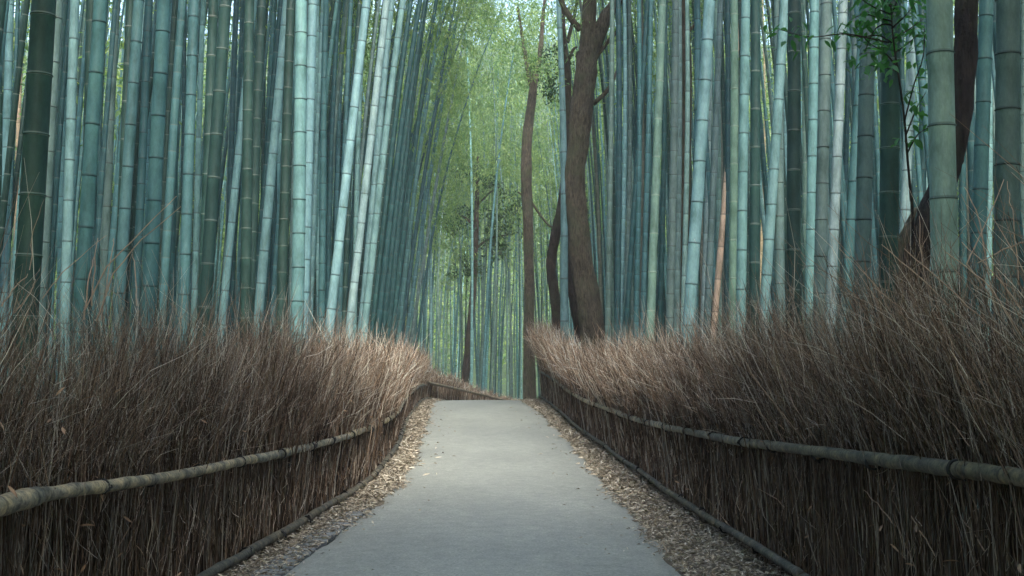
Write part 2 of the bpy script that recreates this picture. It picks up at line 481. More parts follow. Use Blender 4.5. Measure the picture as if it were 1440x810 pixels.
def brush_mesh(name, tab, side, rail, top, y0, y1, dens, seed, lean_fwd=0.1, lean_path=0.1, thick=1.0):
    """Stems packed behind the rails, fanning and branching above them. side: -1 fence on the -X side."""
    r = np.random.default_rng(seed)
    ys = np.linspace(y0, y1, 400); w = dens(ys); cdf = np.cumsum(w); n = int(cdf[-1] * (ys[1] - ys[0])); cdf = cdf / cdf[-1]
    Y = np.interp(r.random(n), cdf, ys)
    far = np.clip(Y / 9.0, 0.8, 2.6) * thick * 1.08
    back = r.random(n) ** 0.8 * 0.30
    X0 = fx(tab, Y) + side * (0.045 + back)
    g = gz(Y)
    hr = hcurve(rail, Y); ht = hcurve(top, Y)
    H = ht * (0.66 + 0.36 * r.random(n) ** 0.8)
    # ragged sections along the fence
    wob = 0.07 * np.sin(Y * 2.3 + seed) + 0.05 * np.sin(Y * 5.1 + 2 * seed) + 0.04 * np.sin(Y * 11.0)
    H = H * (1 + wob)
    inward = -side
    clump = 0.16 * np.sin(Y * 3.1 + seed * 1.7) + 0.10 * np.sin(Y * 7.7 + seed)
    lf = lean_fwd + clump * 0.4 + 0.22 * r.normal(size=n)
    lp = (lean_path + 0.17 * r.normal(size=n)) * inward
    low = 0.05 * r.normal(size=(n, 2))
    up = np.maximum(H - hr * 0.9, 0.08)
    K = 5
    pts = np.zeros((n, K, 3))
    zz = np.stack([np.zeros(n) - 0.03, hr * 0.5, hr * 0.95, hr * 0.95 + up * 0.5, hr * 0.95 + up], 1)
    zz += 0.0
    pts[:, :, 2] = g[:, None] + zz
    pts[:, 0, 0] = X0; pts[:, 0, 1] = Y
    for k in range(1, 3):
        pts[:, k, 0] = X0 + low[:, 0] * k * 0.6; pts[:, k, 1] = Y + low[:, 1] * k
    bend = 0.75 + 0.5 * r.random(n)
    pts[:, 3, 0] = pts[:, 2, 0] + lp * up * 0.5 * bend; pts[:, 3, 1] = pts[:, 2, 1] + lf * up * 0.5 * bend
    pts[:, 4, 0] = pts[:, 2, 0] + lp * up + 0.03 * r.normal(size=n); pts[:, 4, 1] = pts[:, 2, 1] + lf * up + 0.03 * r.normal(size=n)
    rad = (0.0019 + 0.0036 * r.random(n) ** 2.6) * far
    R = rad[:, None] * np.array([[0.95, 1.0, 0.95, 0.75, 0.38]])
    v1, f1 = tubes(pts, R, 3)
    far_tone = (1 + 0.30 * smooth(13, 30, Y))[:, None] * np.array([[0.96, 1.0, 1.04]])  # twig tint gets paler further along the fence
    tint = twig_tints(r, n, 0.4, 1.25) * far_tone
    t1 = np.repeat(tint, K * 3, 0)
    # finer side twigs on the upper half
    m = int(n * 2.5)
    idx = r.integers(0, n, m)
    s = 0.1 + 0.85 * r.random(m)
    a, b, c = pts[idx, 2], pts[idx, 3], pts[idx, 4]
    st = np.where(s[:, None] < 0.5, a + (b - a) * (s[:, None] * 2), b + (c - b) * (s[:, None] * 2 - 1))
    d = (c - a); d /= np.linalg.norm(d, axis=1, keepdims=True)
    dv = d + 0.46 * r.normal(size=(m, 3)); dv[:, 2] = np.abs(dv[:, 2]) + 0.15
    dv /= np.linalg.norm(dv, axis=1, keepdims=True)
    L = (0.10 + 0.36 * r.random(m)) * np.clip(up[idx] / 0.8, 0.35, 1.4)
    p2 = np.stack([st, st + dv * L[:, None] * 0.5 + 0.010 * r.normal(size=(m, 3)), st + dv * L[:, None] + 0.026 * r.normal(size=(m, 3))], 1)
    rad2 = (0.0011 + 0.0014 * r.random(m) ** 1.8) * far[idx]
    v2, f2 = tubes(p2, rad2[:, None] * np.array([[1.0, 0.8, 0.4]]), 3)
    tint2 = np.clip(twig_tints(r, m, 0.75, 2.3, 0.75) * far_tone[idx], 0, 0.7)
    t2 = np.repeat(tint2, 9, 0)
    # loose broken twigs caught across the face of the fence
    q = int(n * 0.26)
    Yq = np.interp(r.random(q), cdf, ys); hq = hcurve(rail, Yq) * r.random(q) * 1.25 + 0.04
    p0 = np.stack([fx(tab, Yq) + side * (0.01 + 0.05 * r.random(q)), Yq, gz(Yq) + hq], -1)
    dq = np.stack([0.10 * r.normal(size=q), 0.55 * r.normal(size=q), 0.8 + 0.3 * r.normal(size=q)], -1)
    Lq = (0.08 + 0.26 * r.random(q))[:, None]
    p3 = np.stack([p0, p0 + dq * Lq * 0.5 + 0.012 * r.normal(size=(q, 3)), p0 + dq * Lq], 1)
    v3, f3 = tubes(p3, (0.0014 + 0.0016 * r.random((q, 1))) * np.clip(Yq / 9, 0.8, 2.2)[:, None] * np.array([[1, 0.85, 0.5]]), 3)
    t3 = np.repeat(twig_tints(r, q, 0.9, 2.0, 0.8), 9, 0)
    off = len(v1); off3 = off + len(v2)
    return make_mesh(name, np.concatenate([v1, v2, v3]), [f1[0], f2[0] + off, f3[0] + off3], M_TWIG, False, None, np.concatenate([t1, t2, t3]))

def rail_pole(name, parent, tab, hfun, ya, yb, r0, r1, seed, side, out=0.03, tint=(1, 1, 1), internode=0.33):
    """One bamboo/bark pole of a rail following the fence line."""
    rr = np.random.default_rng(seed)
    K = max(6, int((yb - ya) / 0.11))
    Y = np.linspace(ya, yb, K)
    X = fx(tab, Y) - side * out + 0.006 * np.cumsum(rr.normal(size=K)) * 0.25
    Z = gz(Y) + hfun(Y)
    u = (Y - ya) / (yb - ya); st = 0.75 if yb - ya < 6 else 0.2
    X = X * (1 - st) + st * (X[0] * (1 - u) + X[-1] * u); Z = Z * (1 - st) + st * (Z[0] * (1 - u) + Z[-1] * u)
    Z = Z + 0.004 * rr.normal() + 0.002 * rr.normal(size=K) + 0.012 * rr.normal() * np.sin(u * 3.14)
    seg = (Y - ya) / internode + rr.random()
    R = np.linspace(r0, r1, K) * (1 + 0.014 * rr.normal(size=K))
    fr = seg - np.floor(seg)
    R = R * (1 + 0.10 * np.exp(-((np.minimum(fr, 1 - fr)) / 0.10) ** 2))
    v, f = tubes(np.stack([X, Y, Z], -1)[None], R[None], 12, True)
    sg = np.concatenate([np.repeat(seg, 12), seg[[0, -1]]])
    o = child(name, make_mesh(name, v, f, M_RAIL, True, sg), parent)
    o.color = (*tint, 1)
    return o

def ring_mesh(name, mat, sides=16, h=0.5, bulge=1.0, tint=None):
    """Unit band (radius 1) around Z, with thickness."""
    a = np.arange(sides) / sides * 2 * math.pi
    prof = [(0.96, -h), (bulge * 1.0, -h * 0.7), (bulge * 1.05, 0), (bulge * 1.0, h * 0.7), (0.96, h)]
    v = np.array([[rr * math.cos(t), rr * math.sin(t), z] for rr, z in prof for t in a])
    f = []
    for k in range(len(prof) - 1):
        for s in range(sides):
            f.append([k * sides + s, k * sides + (s + 1) % sides, (k + 1) * sides + (s + 1) % sides, (k + 1) * sides + s])
    return make_mesh(name, v, np.array(f), mat, True, np.full(len(v), 0.5), None if tint is None else np.tile(tint, (len(v), 1)))

def tie_mesh():
    """Rope lashing: three turns and a knot with two short ends (unit rail radius, axis Z)."""
    tpts = []
    t = np.linspace(0, 3 * 2 * math.pi, 60)
    tpts.append((np.stack([1.08 * np.cos(t), 1.08 * np.sin(t), (t / t[-1] - 0.5) * 0.75], -1), 0.16))
    t = np.linspace(0, 1, 8)
    tpts.append((np.stack([1.1 + 0.35 * np.sin(t * 3.0), -0.2 + 0.7 * t, 0.2 - 0.9 * t], -1), 0.15))
    tpts.append((np.stack([1.1 + 0.30 * np.sin(t * 3.0), 0.15 - 0.5 * t, 0.1 + 0.8 * t], -1), 0.15))
    V, F, o = [], [], 0
    for p, rr in tpts:
        v, f = tubes(p[None], np.full((1, len(p)), rr), 5); V.append(v); F.append(f[0] + o); o += len(v)
    return make_mesh('rope_tie', np.concatenate(V), np.concatenate(F), M_ROPE, True)
TIE = tie_mesh()

def place_tie(parent, tab, hfun, Y, r, side, out):
    x = lambda y: np.array([fx(tab, y) - side * out, y, gz(y) + hfun(y)])
    p = x(Y); d = Vector(x(Y + 0.05) - x(Y - 0.05)).normalized()
    o = bpy.data.objects.new('rope_tie', TIE); link(o, parent)
    q = d.to_track_quat('Z', 'Y')
    spin = Matrix.Rotation(random.uniform(0, 6.28), 4, 'Z')
    o.matrix_local = Matrix.Translation(Vector(p) - parent.location) @ q.to_matrix().to_4x4() @ spin @ Matrix.Diagonal((r, r, r, 1))
    return o

DRYLEAF = None
def dry_leaf_mesh():
    N = 5
    t = np.linspace(0, 1, N); w = 0.11 * np.sin(np.clip(t * 1.05, 0, 1) * math.pi) ** 0.8 + 0.005
    z = 0.12 * np.sin(t * 2.2)
    v = np.concatenate([np.stack([t, w, z + 0.04], -1), np.stack([t, 0 * t, z], -1), np.stack([t, -w, z + 0.04], -1)])
    f = [[r * N + k, r * N + k + 1, (r + 1) * N + k + 1, (r + 1) * N + k] for r in range(2) for k in range(N - 1)]
    return make_mesh('dry_leaf', v, np.array(f), M_CAUGHT, True)
M_CAUGHT = plain('caught_leaf', (0.27, 0.17, 0.10), 0.7, 0.5, 9)
DRYLEAF = dry_leaf_mesh()

def stray_twig(parent, pts, r0, tint=(0.42, 0.31, 0.23)):
    pts = np.array(pts, float)
    t = np.linspace(0, len(pts) - 1, 10)
    pp = np.stack([np.interp(t, np.arange(len(pts)), pts[:, k]) for k in range(3)], -1)
    pp += np.random.default_rng(int(abs(pts.sum()) * 977) % 99991).normal(size=pp.shape) * 0.0022
    v, f = tubes(pp[None], np.linspace(r0 * 1.0, r0 * 0.45, 10)[None], 4)
    return child('twig', make_mesh('twig', v, f, M_TWIG, False, None, np.tile(tint, (len(v), 1))), parent)

def build_fence(tab, side, rail, top, y0, y1, dens, seed, label, low_h, poles, ties, leaves_n, low_r, out=0.02, lean=(0.0, 0.04), thick=1.0):
    root = empty('brush_fence', (float(fx(tab, y0)), y0, float(gz(y0))))
    tag(root, label, 'fence', 'brush fences lining the path')
    b = child('brush', brush_mesh('brush', tab, side, rail, top, y0, y1, dens, seed, lean[0], lean[1], thick), root)
    b['kind'] = 'stuff'
    hf = lambda Y: hcurve(rail, Y)
    lf = lambda Y: np.interp(Y, [0, 60], [low_h, low_h]) + 0.012 * np.sin(np.asarray(Y) * 1.7)
    for i, (ya, yb, r0, r1, tint) in enumerate(poles):
        rail_pole('top_rail', root, tab, hf, ya, yb, r0, r1, seed * 10 + i, side, out, tint)
    yy = y0; i = 0
    while yy < y1 - 0.5:
        ln = min(random.uniform(2.6, 4.2), y1 - yy)
        rail_pole('bottom_rail', root, tab, lf, yy, yy + ln, low_r, low_r * 0.9, seed * 77 + i, side, out + (0.012 if i % 2 else 0.0), random.choice([(0.62, 0.64, 0.64), (0.5, 0.52, 0.52), (0.7, 0.68, 0.62)]), 0.26)
        yy += ln - 0.05; i += 1
    for Y in ties:
        rr = np.interp(Y, [p[0] for p in poles], [p[2] for p in poles])
        place_tie(root, tab, hf, Y, rr * 1.02, side, out)
    for Y in np.arange(y0 + 0.6, y1, 1.07):
        if random.random() < 0.8: place_tie(root, tab, lf, Y + random.uniform(-.15, .15), low_r, side, out)
    r = np.random.default_rng(seed + 500)
    for k in range(leaves_n):
        Y = y0 + 2 + (min(y1, 17) - y0 - 2) * r.random() ** 1.5
        z = gz(Y) + r.uniform(0.12, hcurve(top, Y) * 0.82)
        X = fx(tab, Y) - side * r.uniform(0.0, 0.05) if z < hcurve(rail, Y) else fx(tab, Y) - side * r.uniform(-0.02, 0.06)
        o = bpy.data.objects.new('dry_leaf', DRYLEAF); link(o, root)
        s = r.uniform(0.03, 0.085)
        o.location = Vector((float(X), float(Y), float(z))) - root.location
        o.rotation_euler = (r.uniform(-1.2, 1.2), r.uniform(-0.9, 0.9), r.uniform(0, 6.28))
        o.scale = (s, s, s)
    return root

near_dens = lambda k: (lambda Y: k * np.where(Y < 13, 1.0, np.clip(1.0 - (Y - 13) / 12, 0.30, 1)))
W1, G1, B1 = (1.75, 1.62, 1.38), (1.45, 1.46, 1.42), (0.7, 0.78, 0.85)
left_fence = build_fence(FL, -1, RAIL_L, TOP_L, 2.0, 41.5, near_dens(560), 3,
    'brown brush fence facing the forked tree across the path', 0.085,
    [(2.0, 5.55, 0.052, 0.050, W1), (5.4, 9.4, 0.036, 0.034, W1), (9.3, 13.4, 0.038, 0.034, G1), (13.3, 17.6, 0.040, 0.036, W1), (17.5, 22.0, 0.042, 0.036, (1.35, 1.25, 1.05)),
     (21.9, 27, 0.042, 0.036, G1), (26.9, 33, 0.042, 0.036, (1.2, 1.1, 0.95)), (32.9, 41.5, 0.042, 0.036, B1)],
    [4.2, 6.35, 7.1, 8.05, 9.0, 10.1, 11.2, 12.3, 13.6, 15.0, 16.5, 18.1, 20, 22.4, 25, 28, 31.5, 35], 130, 0.040)
right_fence = build_fence(FR, 1, RAIL_R, TOP_R, 2.0, 40.5, near_dens(560), 7,
    'brown brush fence with a sagging rail on the forked tree side of the path', 0.15,
    [(2.0, 5.05, 0.036, 0.036, (0.85, 0.8, 0.62)), (5.0, 9.2, 0.037, 0.035, (0.75, 0.75, 0.66)), (9.1, 13.2, 0.036, 0.034, (0.8, 0.82, 0.78)), (13.1, 17.2, 0.038, 0.034, G1), (17.1, 21.5, 0.040, 0.036, (1.3, 1.22, 1.05)),
     (21.4, 26, 0.042, 0.036, W1), (25.9, 32, 0.042, 0.036, (1.0, 0.9, 0.75)), (31.9, 40.3, 0.04, 0.036, B1)],
    [4.05, 5.1, 6.25, 7.35, 8.5, 9.4, 10.6, 11.9, 13.2, 14.5, 16.1, 17.7, 19.4, 21.3, 23.5, 26, 29, 32.5, 36], 130, 0.034, 0.02, (0.10, 0.17))
far_fence = build_fence(FFAR, -1, RAIL_F, TOP_F, 41.6, 58, (lambda Y: 130 + 0 * Y), 13,
    'low dark brush fence curving downhill past the crest of the path', 0.10,
    [(41.7, 58, 0.055, 0.05, (1.1, 1.0, 0.9))], [44, 47, 50.5], 0, 0.05, 0.02, (0.0, 0.03), 1.3)

# long stray twigs that stand out of the brush (photo pixels, at the fence's own depth)
for (pts, Y, fence, r0) in [
    ([(118, 440), (150, 375), (205, 318), (248, 276)], 6.6, left_fence, 0.005), ([(135, 452), (160, 385), (200, 335), (255, 290)], 6.5, left_fence, 0.0055),
    ([(128, 430), (133, 372), (137, 335)], 6.6, left_fence, 0.005), ([(142, 450), (158, 350), (160, 335)], 6.6, left_fence, 0.004),
    ([(192, 430), (190, 372), (186, 358)], 7.0, left_fence, 0.004), ([(118, 450), (125, 390), (133, 360)], 6.4, left_fence, 0.006),
    ([(42, 380), (46, 330), (62, 280)], 5.6, left_fence, 0.0025), ([(60, 420), (90, 380), (150, 330)], 5.7, left_fence, 0.003),
    ([(2, 430), (25, 400), (40, 386)], 5.2, left_fence, 0.004), ([(20, 440), (45, 410), (50, 392)], 5.3, left_fence, 0.004),
    ([(1395, 420), (1360, 370), (1376, 335), (1412, 252)], 5.4, right_fence, 0.0045), ([(1400, 440), (1375, 300), (1356, 262)], 5.6, right_fence, 0.004),
    ([(1440, 340), (1415, 350), (1375, 370)], 5.0, right_fence, 0.004), ([(1432, 400), (1425, 300), (1414, 255)], 5.2, right_fence, 0.003),
    ([(1335, 520), (1290, 450), (1230, 405)], 6.0, right_fence, 0.0045), ([(1405, 470), (1340, 410), (1270, 350)], 5.4, right_fence, 0.004),
    ([(1310, 430), (1295, 360), (1292, 305)], 6.2, right_fence, 0.004), ([(1350, 450), (1300, 395), (1240, 345)], 6.0, right_fence, 0.004),
    ([(1300, 500), (1270, 440), (1180, 350)], 6.4, right_fence, 0.0035), ([(1270, 470), (1230, 400), (1165, 325)], 6.8, right_fence, 0.003),
    ([(1440, 480), (1390, 400), (1330, 355)], 5.1, right_fence, 0.004), ([(1438, 440), (1400, 385), (1352, 340)], 5.1, right_fence, 0.0035),
    ([(1260, 740), (1236, 712), (1214, 688)], 6.3, right_fence, 0.004), ([(1320, 790), (1300, 755), (1280, 725)], 5.6, right_fence, 0.005),
    ([(1385, 775), (1370, 750), (1352, 730)], 5.1, right_fence, 0.004), ([(1130, 690), (1112, 655), (1102, 640)], 8.0, right_fence, 0.003),
    ([(1030, 745), (1010, 720), (985, 690)], 9.2, right_fence, 0.004), ([(1105, 715), (1090, 700), (1066, 688)], 8.1, right_fence, 0.004)]:
    tab, side = (FL, -1) if fence is left_fence else (FR, 1)
    # the twig stands in the brush: put it at the depth where its foot meets the fence line
    for _ in range(30):
        foot = P(pts[0][0], pts[0][1], Y)
        dx = (fx(tab, Y) + side * 0.06) / (foot[0] / Y)
        Y = 0.5 * Y + 0.5 * min(max(dx, 3.5), 14)
    stray_twig(fence, [P(px, py, Y + 0.06 * k) for k, (px, py) in enumerate(pts)], r0)

# leaning pale end post of the fence by the crest
def post():
    pts = np.array([P(766, 512, 38.5), P(769, 530, 38.6), P(772, 548, 38.7), P(777, 566, 38.8)])
    v, f = tubes(pts[None], np.array([[0.04, 0.045, 0.045, 0.05]]), 8, True)
    o = child('end_post', make_mesh('end_post', v, f, M_BARKP, True), right_fence)
    o['label'] = 'pale bent end post of the fence'
post()

# covered drain along the path edge: bars of a grating under drifted leaves
def drain():
    root = empty('drain_channel', (-1.75, 8.3, 0)); tag(root, 'dark drain strip with pale cross bars at the edge of the asphalt', 'drain')
    V, F, o = [], [], 0
    ys = np.linspace(7.6, 12.4, 40); xl, _ = path_edges(ys)
    v = np.concatenate([np.stack([xl - 0.20, ys, 0 * ys + 0.018], -1), np.stack([xl + 0.04, ys, 0 * ys + 0.031], -1), np.stack([xl + 0.04, ys, 0 * ys - 0.02], -1), np.stack([xl - 0.20, ys, 0 * ys - 0.02], -1)])
    n = len(ys); a = np.arange(n - 1)
    f = np.concatenate([np.stack([a + i * n, a + 1 + i * n, a + 1 + ((i + 1) % 4) * n, a + ((i + 1) % 4) * n], -1) for i in range(4)])
    child('channel', make_mesh('channel', v, f, M_GRIT), root)
    w, d, h = 0.11, 0.06, 0.022
    bv = np.array([(x * w, y * d, z * h) for x in (-1, 1) for y in (-1, 1) for z in (-1, 0.55)] + [(x * w * .94, y * d * .8, h) for x in (-1, 1) for y in (-1, 1)])
    bf = np.array([[0, 1, 3, 2], [4, 6, 7, 5], [0, 4, 5, 1], [2, 3, 7, 6], [0, 2, 6, 4], [8, 10, 11, 9], [1, 5, 10, 8], [7, 3, 9, 11], [3, 1, 8, 9], [5, 7, 11, 10]])
    me = make_mesh('cross_bar', bv, bf, M_SLAB)
    y = 7.75
    while y < 12.3:
        b = bpy.data.objects.new('cross_bar', me); link(b, root)
        b.location = Vector((float(path_edges(y)[0]) - 0.075 + random.uniform(-.02, .02), y, 0.026)) - root.location
        b.rotation_euler = (0, random.uniform(-.02, .03), random.uniform(-.06, .06)); b.scale.x = random.uniform(0.85, 1.1)
        y += random.uniform(0.19, 0.24)
drain()

# ------------------------------------------------------------------ bamboo
RING_DARK = ring_mesh('node', M_CULM, 18, 0.07, 1.03, (0.42, 0.44, 0.46))
RING_PALE = ring_mesh('node', M_CULM, 18, 0.07, 1.03, (1.75, 1.6, 1.5))

def culm_profile(z, H, r0):
    t = np.clip(z / H, 0, 1)
    return r0 * (1 - 0.42 * t - 0.5 * t ** 3)

def crown_mesh(name, seed, L=6.0, spread=1.35, n_br=44, per=30, leaf=(0.15, 0.028)):
    """Plume of arching branchlets with drooping leaves, axis from 0 to L."""
    r = np.random.default_rng(seed)
    h = np.sort(r.random(n_br)) ** 0.9 * L
    ang = r.random(n_br) * 2 * math.pi
    ln = spread * (0.55 + 0.6 * r.random(n_br)) * (1.05 - 0.75 * (h / L) ** 1.5)
    el = 0.55 + 0.35 * r.normal(size=n_br)
    K = 6; t = np.linspace(0, 1, K)[None, :]
    hor = ln[:, None] * t; zz = ln[:, None] * (np.sin(el)[:, None] * t - (0.75 + 0.4 * r.random((n_br, 1))) * t ** 2.2)
    bend = ang[:, None] + 0.5 * r.normal(size=(n_br, 1)) * t
    pts = np.stack([np.cos(bend) * hor, np.sin(bend) * hor, h[:, None] + zz], -1)
    vb, fb = tubes(pts, 0.008 * (1 - 0.75 * t) * np.ones((n_br, 1)), 3)
    m = n_br * per
    bi = np.repeat(np.arange(n_br), per); s = (0.22 + 0.8 * r.random(m) ** 0.8) * (K - 1)
    s = np.clip(s, 0, K - 1.001); k = s.astype(int); fr = (s - k)[:, None]
    p = pts[bi, k] * (1 - fr) + pts[bi, k + 1] * fr
    d0 = pts[bi, k + 1] - pts[bi, k]; d0 /= np.linalg.norm(d0, axis=1, keepdims=True)
    p = p + r.normal(size=(m, 3)) * np.array([0.10, 0.10, 0.07])
    d = d0 * 0.6 + r.normal(size=(m, 3)) * np.array([0.6, 0.6, 0.3]); d[:, 2] -= 0.35
    vl, fl = leaves(p, d, leaf[0] * (0.6 + 0.7 * r.random(m)), leaf[1] * (0.7 + 0.6 * r.random(m)), 0.2, seed)
    me = make_mesh(name, np.concatenate([vb, vl]), [fb[0], fl + len(vb)], [M_BLEAF])
    return me
CROWN_FINE = [crown_mesh('crown', 40 + i, 6.0 + i * 0.5, 1.3 + 0.12 * i, 46, 34) for i in range(4)]
CROWN_LIGHT = [crown_mesh('crown', 60 + i, 5.0, 1.3, 26, 14, (0.22, 0.045)) for i in range(3)]
CROWN_FAR = [crown_mesh('crown', 100 + i, 6.5, 1.5 + 0.15 * i, 54, 32, (0.17, 0.036)) for i in range(5)]
CROWN_SPRAY = [crown_mesh('crown', 120 + i, 6.2 + i * 0.4, 1.5, 40, 48, (0.12, 0.022)) for i in range(3)]
CROWN_NARROW = [crown_mesh('crown', 80 + i, 7.5, 0.95, 48, 26, (0.15, 0.03)) for i in range(2)]

COL = {  # object colour, alpha = how pale the node scars are
    'pale': ((0.184, 0.335, 0.355), 0.25), 'white': ((0.266, 0.390, 0.386), 0.3), 'teal': ((0.079, 0.185, 0.203), 0.1), 'dark': ((0.032, 0.090, 0.101), 0.2), 'mossgrey': ((0.097, 0.165, 0.157), 0.1),
    'mossy': ((0.032, 0.074, 0.068), 1.0), 'green': ((0.203, 0.335, 0.278), 1.0), 'tan': ((0.500, 0.385, 0.278), 0.2), 'grey': ((0.140, 0.220, 0.214), 0.4),
    'brown': ((0.104, 0.118, 0.103), 0.3), 'mottled': ((0.211, 0.300, 0.294), 0.1)}
ADJ = {'pale': 'pale powdery', 'white': 'whitish', 'teal': 'blue-green', 'dark': 'dark blue-green', 'mossy': 'dark mossy', 'green': 'yellowish green', 'tan': 'dead tan', 'grey': 'grey-green', 'brown': 'brown', 'mottled': 'mottled grey-green', 'mossgrey': 'dull mossy grey'}
SIDE_PHRASE = {-1: 'deep in the grove facing the forked tree', 1: "deep in the forked tree's grove", 0: 'in the bright grove past the crest'}
GROUP = {-1: 'bamboo of the grove facing the forked tree', 1: 'bamboo of the grove on the forked tree side', 0: 'bamboo of the grove past the crest'}

def jitter_col(c, amt=0.12):
    k = 1 + random.uniform(-amt, amt)
    return tuple(x * k * (1 + random.uniform(-0.05, 0.05)) for x in c)

def make_bamboo(pt_lo, pt_hi, diam, H, kind, label, group, internode, phase, rings, seed, arch=0.0, crown=None, crown_at=0.55, ylean=0.0):
    """A stalk through two world points, rooted at the ground, arching over near its tip."""
    pt_lo, pt_hi = np.array(pt_lo), np.array(pt_hi)
    dz = pt_hi[2] - pt_lo[2]
    slope = (pt_hi[0] - pt_lo[0]) / dz
    g = float(gz(pt_lo[1])) + 0.02
    nodes = np.arange(0, H, internode)
    rr = np.random.default_rng(seed)
    zs = [0.0]; 
    is_n = [0]
    seen_top = CAM_Z + 0.34 * pt_lo[1] + 1.0
    for z in nodes[1:]:
        if z < seen_top and rings: zs += [z - 0.012, z, z + 0.012]; is_n += [0, 1, 0]
        else: zs.append(z); is_n.append(0)
    zs.append(H); is_n.append(0); z = np.array(zs) 
    x = pt_lo[0] + (z + g - pt_lo[2]) * slope
    zt = np.clip((z - 5) / (H - 5), 0, None)
    x = x + arch * zt ** 2
    # gentle bow
    x = x + rr.normal() * 0.018 * np.sin(z / H * 6.0 + rr.random() * 6)
    y = pt_lo[1] + ylean * (z - 3.0) + rr.normal() * 0.05 * np.sin(z / H * 5)
    rad = culm_profile(z, H, diam / 2 / 0.92)
    isnode = np.array(is_n)
    rad = rad * (1 + 0.035 * isnode)
    base = np.array([x[0], y[0], g - 0.05])
    pts = np.stack([x, y, z + g], -1); pts[0, 2] -= 0.08
    root = empty('bamboo', tuple(base))
    tag(root, label, 'bamboo', group)
    sides = 18 if diam * FPX / pt_lo[1] > 18 else 13 if rings else 8
    v, f = tubes(pts[None], rad[None], sides)
    seg = np.repeat(z / internode, sides)
    me = make_mesh('culm', v - base, f, M_CULM, True, seg, np.ones((len(v), 3)))
    col, al = COL[kind]; col = jitter_col(col)
    cu = bpy.data.objects.new('culm', me); link(cu, root); cu.color = (*col, al)
    if rings:
        for i in np.flatnonzero(isnode):
            i = int(i)
            if z[i] + g > CAM_Z + 0.34 * pts[i, 1] + 0.5 or z[i] < 0.5: continue
            o = bpy.data.objects.new('node', RING_PALE if al > 0.6 else RING_DARK); link(o, root); o.color = (*col, al)
            d = Vector(pts[i + 1] - pts[i - 1]).normalized()
            s = rad[i] * 0.985
            tilt = Matrix.Rotation(rr.normal() * 0.02, 4, 'X')
            o.matrix_local = Matrix.Translation(Vector(pts[i] - base)) @ d.to_track_quat('Z', 'Y').to_matrix().to_4x4() @ tilt @ Matrix.Rotation(rr.random() * 6.28, 4, 'Z') @ Matrix.Diagonal((s, s, s * 1.0, 1))
    if crown is not None:
        zc = H * crown_at; i = int(np.argmin(np.abs(z - zc)))
        co = bpy.data.objects.new('crown', crown); link(co, root)
        d = Vector(pts[-1] - pts[i])
        L = d.length; q = d.normalized().to_track_quat('Z', 'Y').to_matrix().to_4x4()
        sc = (L + 0.4) / 6.5
        co.matrix_local = Matrix.Translation(Vector(pts[i] - base)) @ q @ Matrix.Rotation(rr.random() * 6.28, 4, 'Z') @ Matrix.Diagonal((min(sc, 1.3), min(sc, 1.3), sc, 1))
    return root

def fence_x(Y, side):
    return fx(FL, min(Y, 41)) if side < 0 else fx(FR, min(Y, 40))

# stalks read from the photograph: x at y=400, x at y=0, width in pixels, look, [internode px], [label]
HERO_L = [
    (2, 8, 12, 'pale', 0, None), (22, 28, 7, 'tan', 0, 'thin dead tan bamboo stalk beside the thickest mossy stalk'), (34, 57, 34, 'mossy', 87, 'thickest dark mossy bamboo stalk with wide pale node rings'),
    (62, 83, 17, 'grey', 64, None), (92, 106, 14, 'pale', 58, None), (86, 96, 10, 'teal', 0, None), (117, 143, 20, 'teal', 74, 'broad blue-green bamboo stalk with thin dark node lines'),
    (145, 163, 12, 'grey', 62, None), (165, 179, 14, 'mossy', 55, None), (167, 196, 16, 'teal', 60, None), (190, 206, 12, 'dark', 0, None), (212, 234, 20, 'teal', 60, None),
    (228, 248, 9, 'teal', 0, None), (240, 252, 9, 'dark', 0, None), (258, 271, 15, 'teal', 57, None), (272, 284, 9, 'pale', 54, None), (285, 297, 15, 'mossy', 57, None),
    (293, 319, 18, 'mossy', 61, None), (320, 330, 9, 'dark', 0, None), (318, 357, 11, 'pale', 48, None), (345, 353, 15, 'mossy', 42, None), (352, 368, 14, 'mossy', 40, None),
    (395, 389, 9, 'pale', 44, None), (367, 401, 13, 'pale', 46, None), (395, 406, 14, 'mossy', 38, None), (415, 421, 18, 'pale', 48, 'stout upright pale bamboo stalk with a narrow stalk touching it'), (426, 437, 14, 'pale', 46, None),
    (449, 442, 8, 'pale', 38, None), (433, 428, 9, 'grey', 38, None), (452, 457, 10, 'teal', 38, None), (463, 470, 8, 'dark', 0, None), (471, 480, 7, 'teal', 0, None), (479, 492, 8, 'teal', 34, None),
    (470, 512, 13, 'pale', 48, None), (500, 506, 8, 'pale', 38, None), (498, 541, 11, 'white', 42, None), (513, 550, 10, 'pale', 42, None), (519, 565, 10, 'pale', 42, None), (486, 500, 8, 'mossy', 34, None),
    (530, 572, 8, 'dark', 0, None), (538, 582, 9, 'dark', 0, None), (546, 590, 8, 'dark', 0, None), (553, 596, 9, 'dark', 0, None), (560, 606, 8, 'dark', 0, None), (568, 612, 7, 'teal', 0, None),
    (574, 628, 6, 'dark', 0, None), (582, 640, 6, 'teal', 0, None), (590, 652, 5, 'grey', 0, None)]
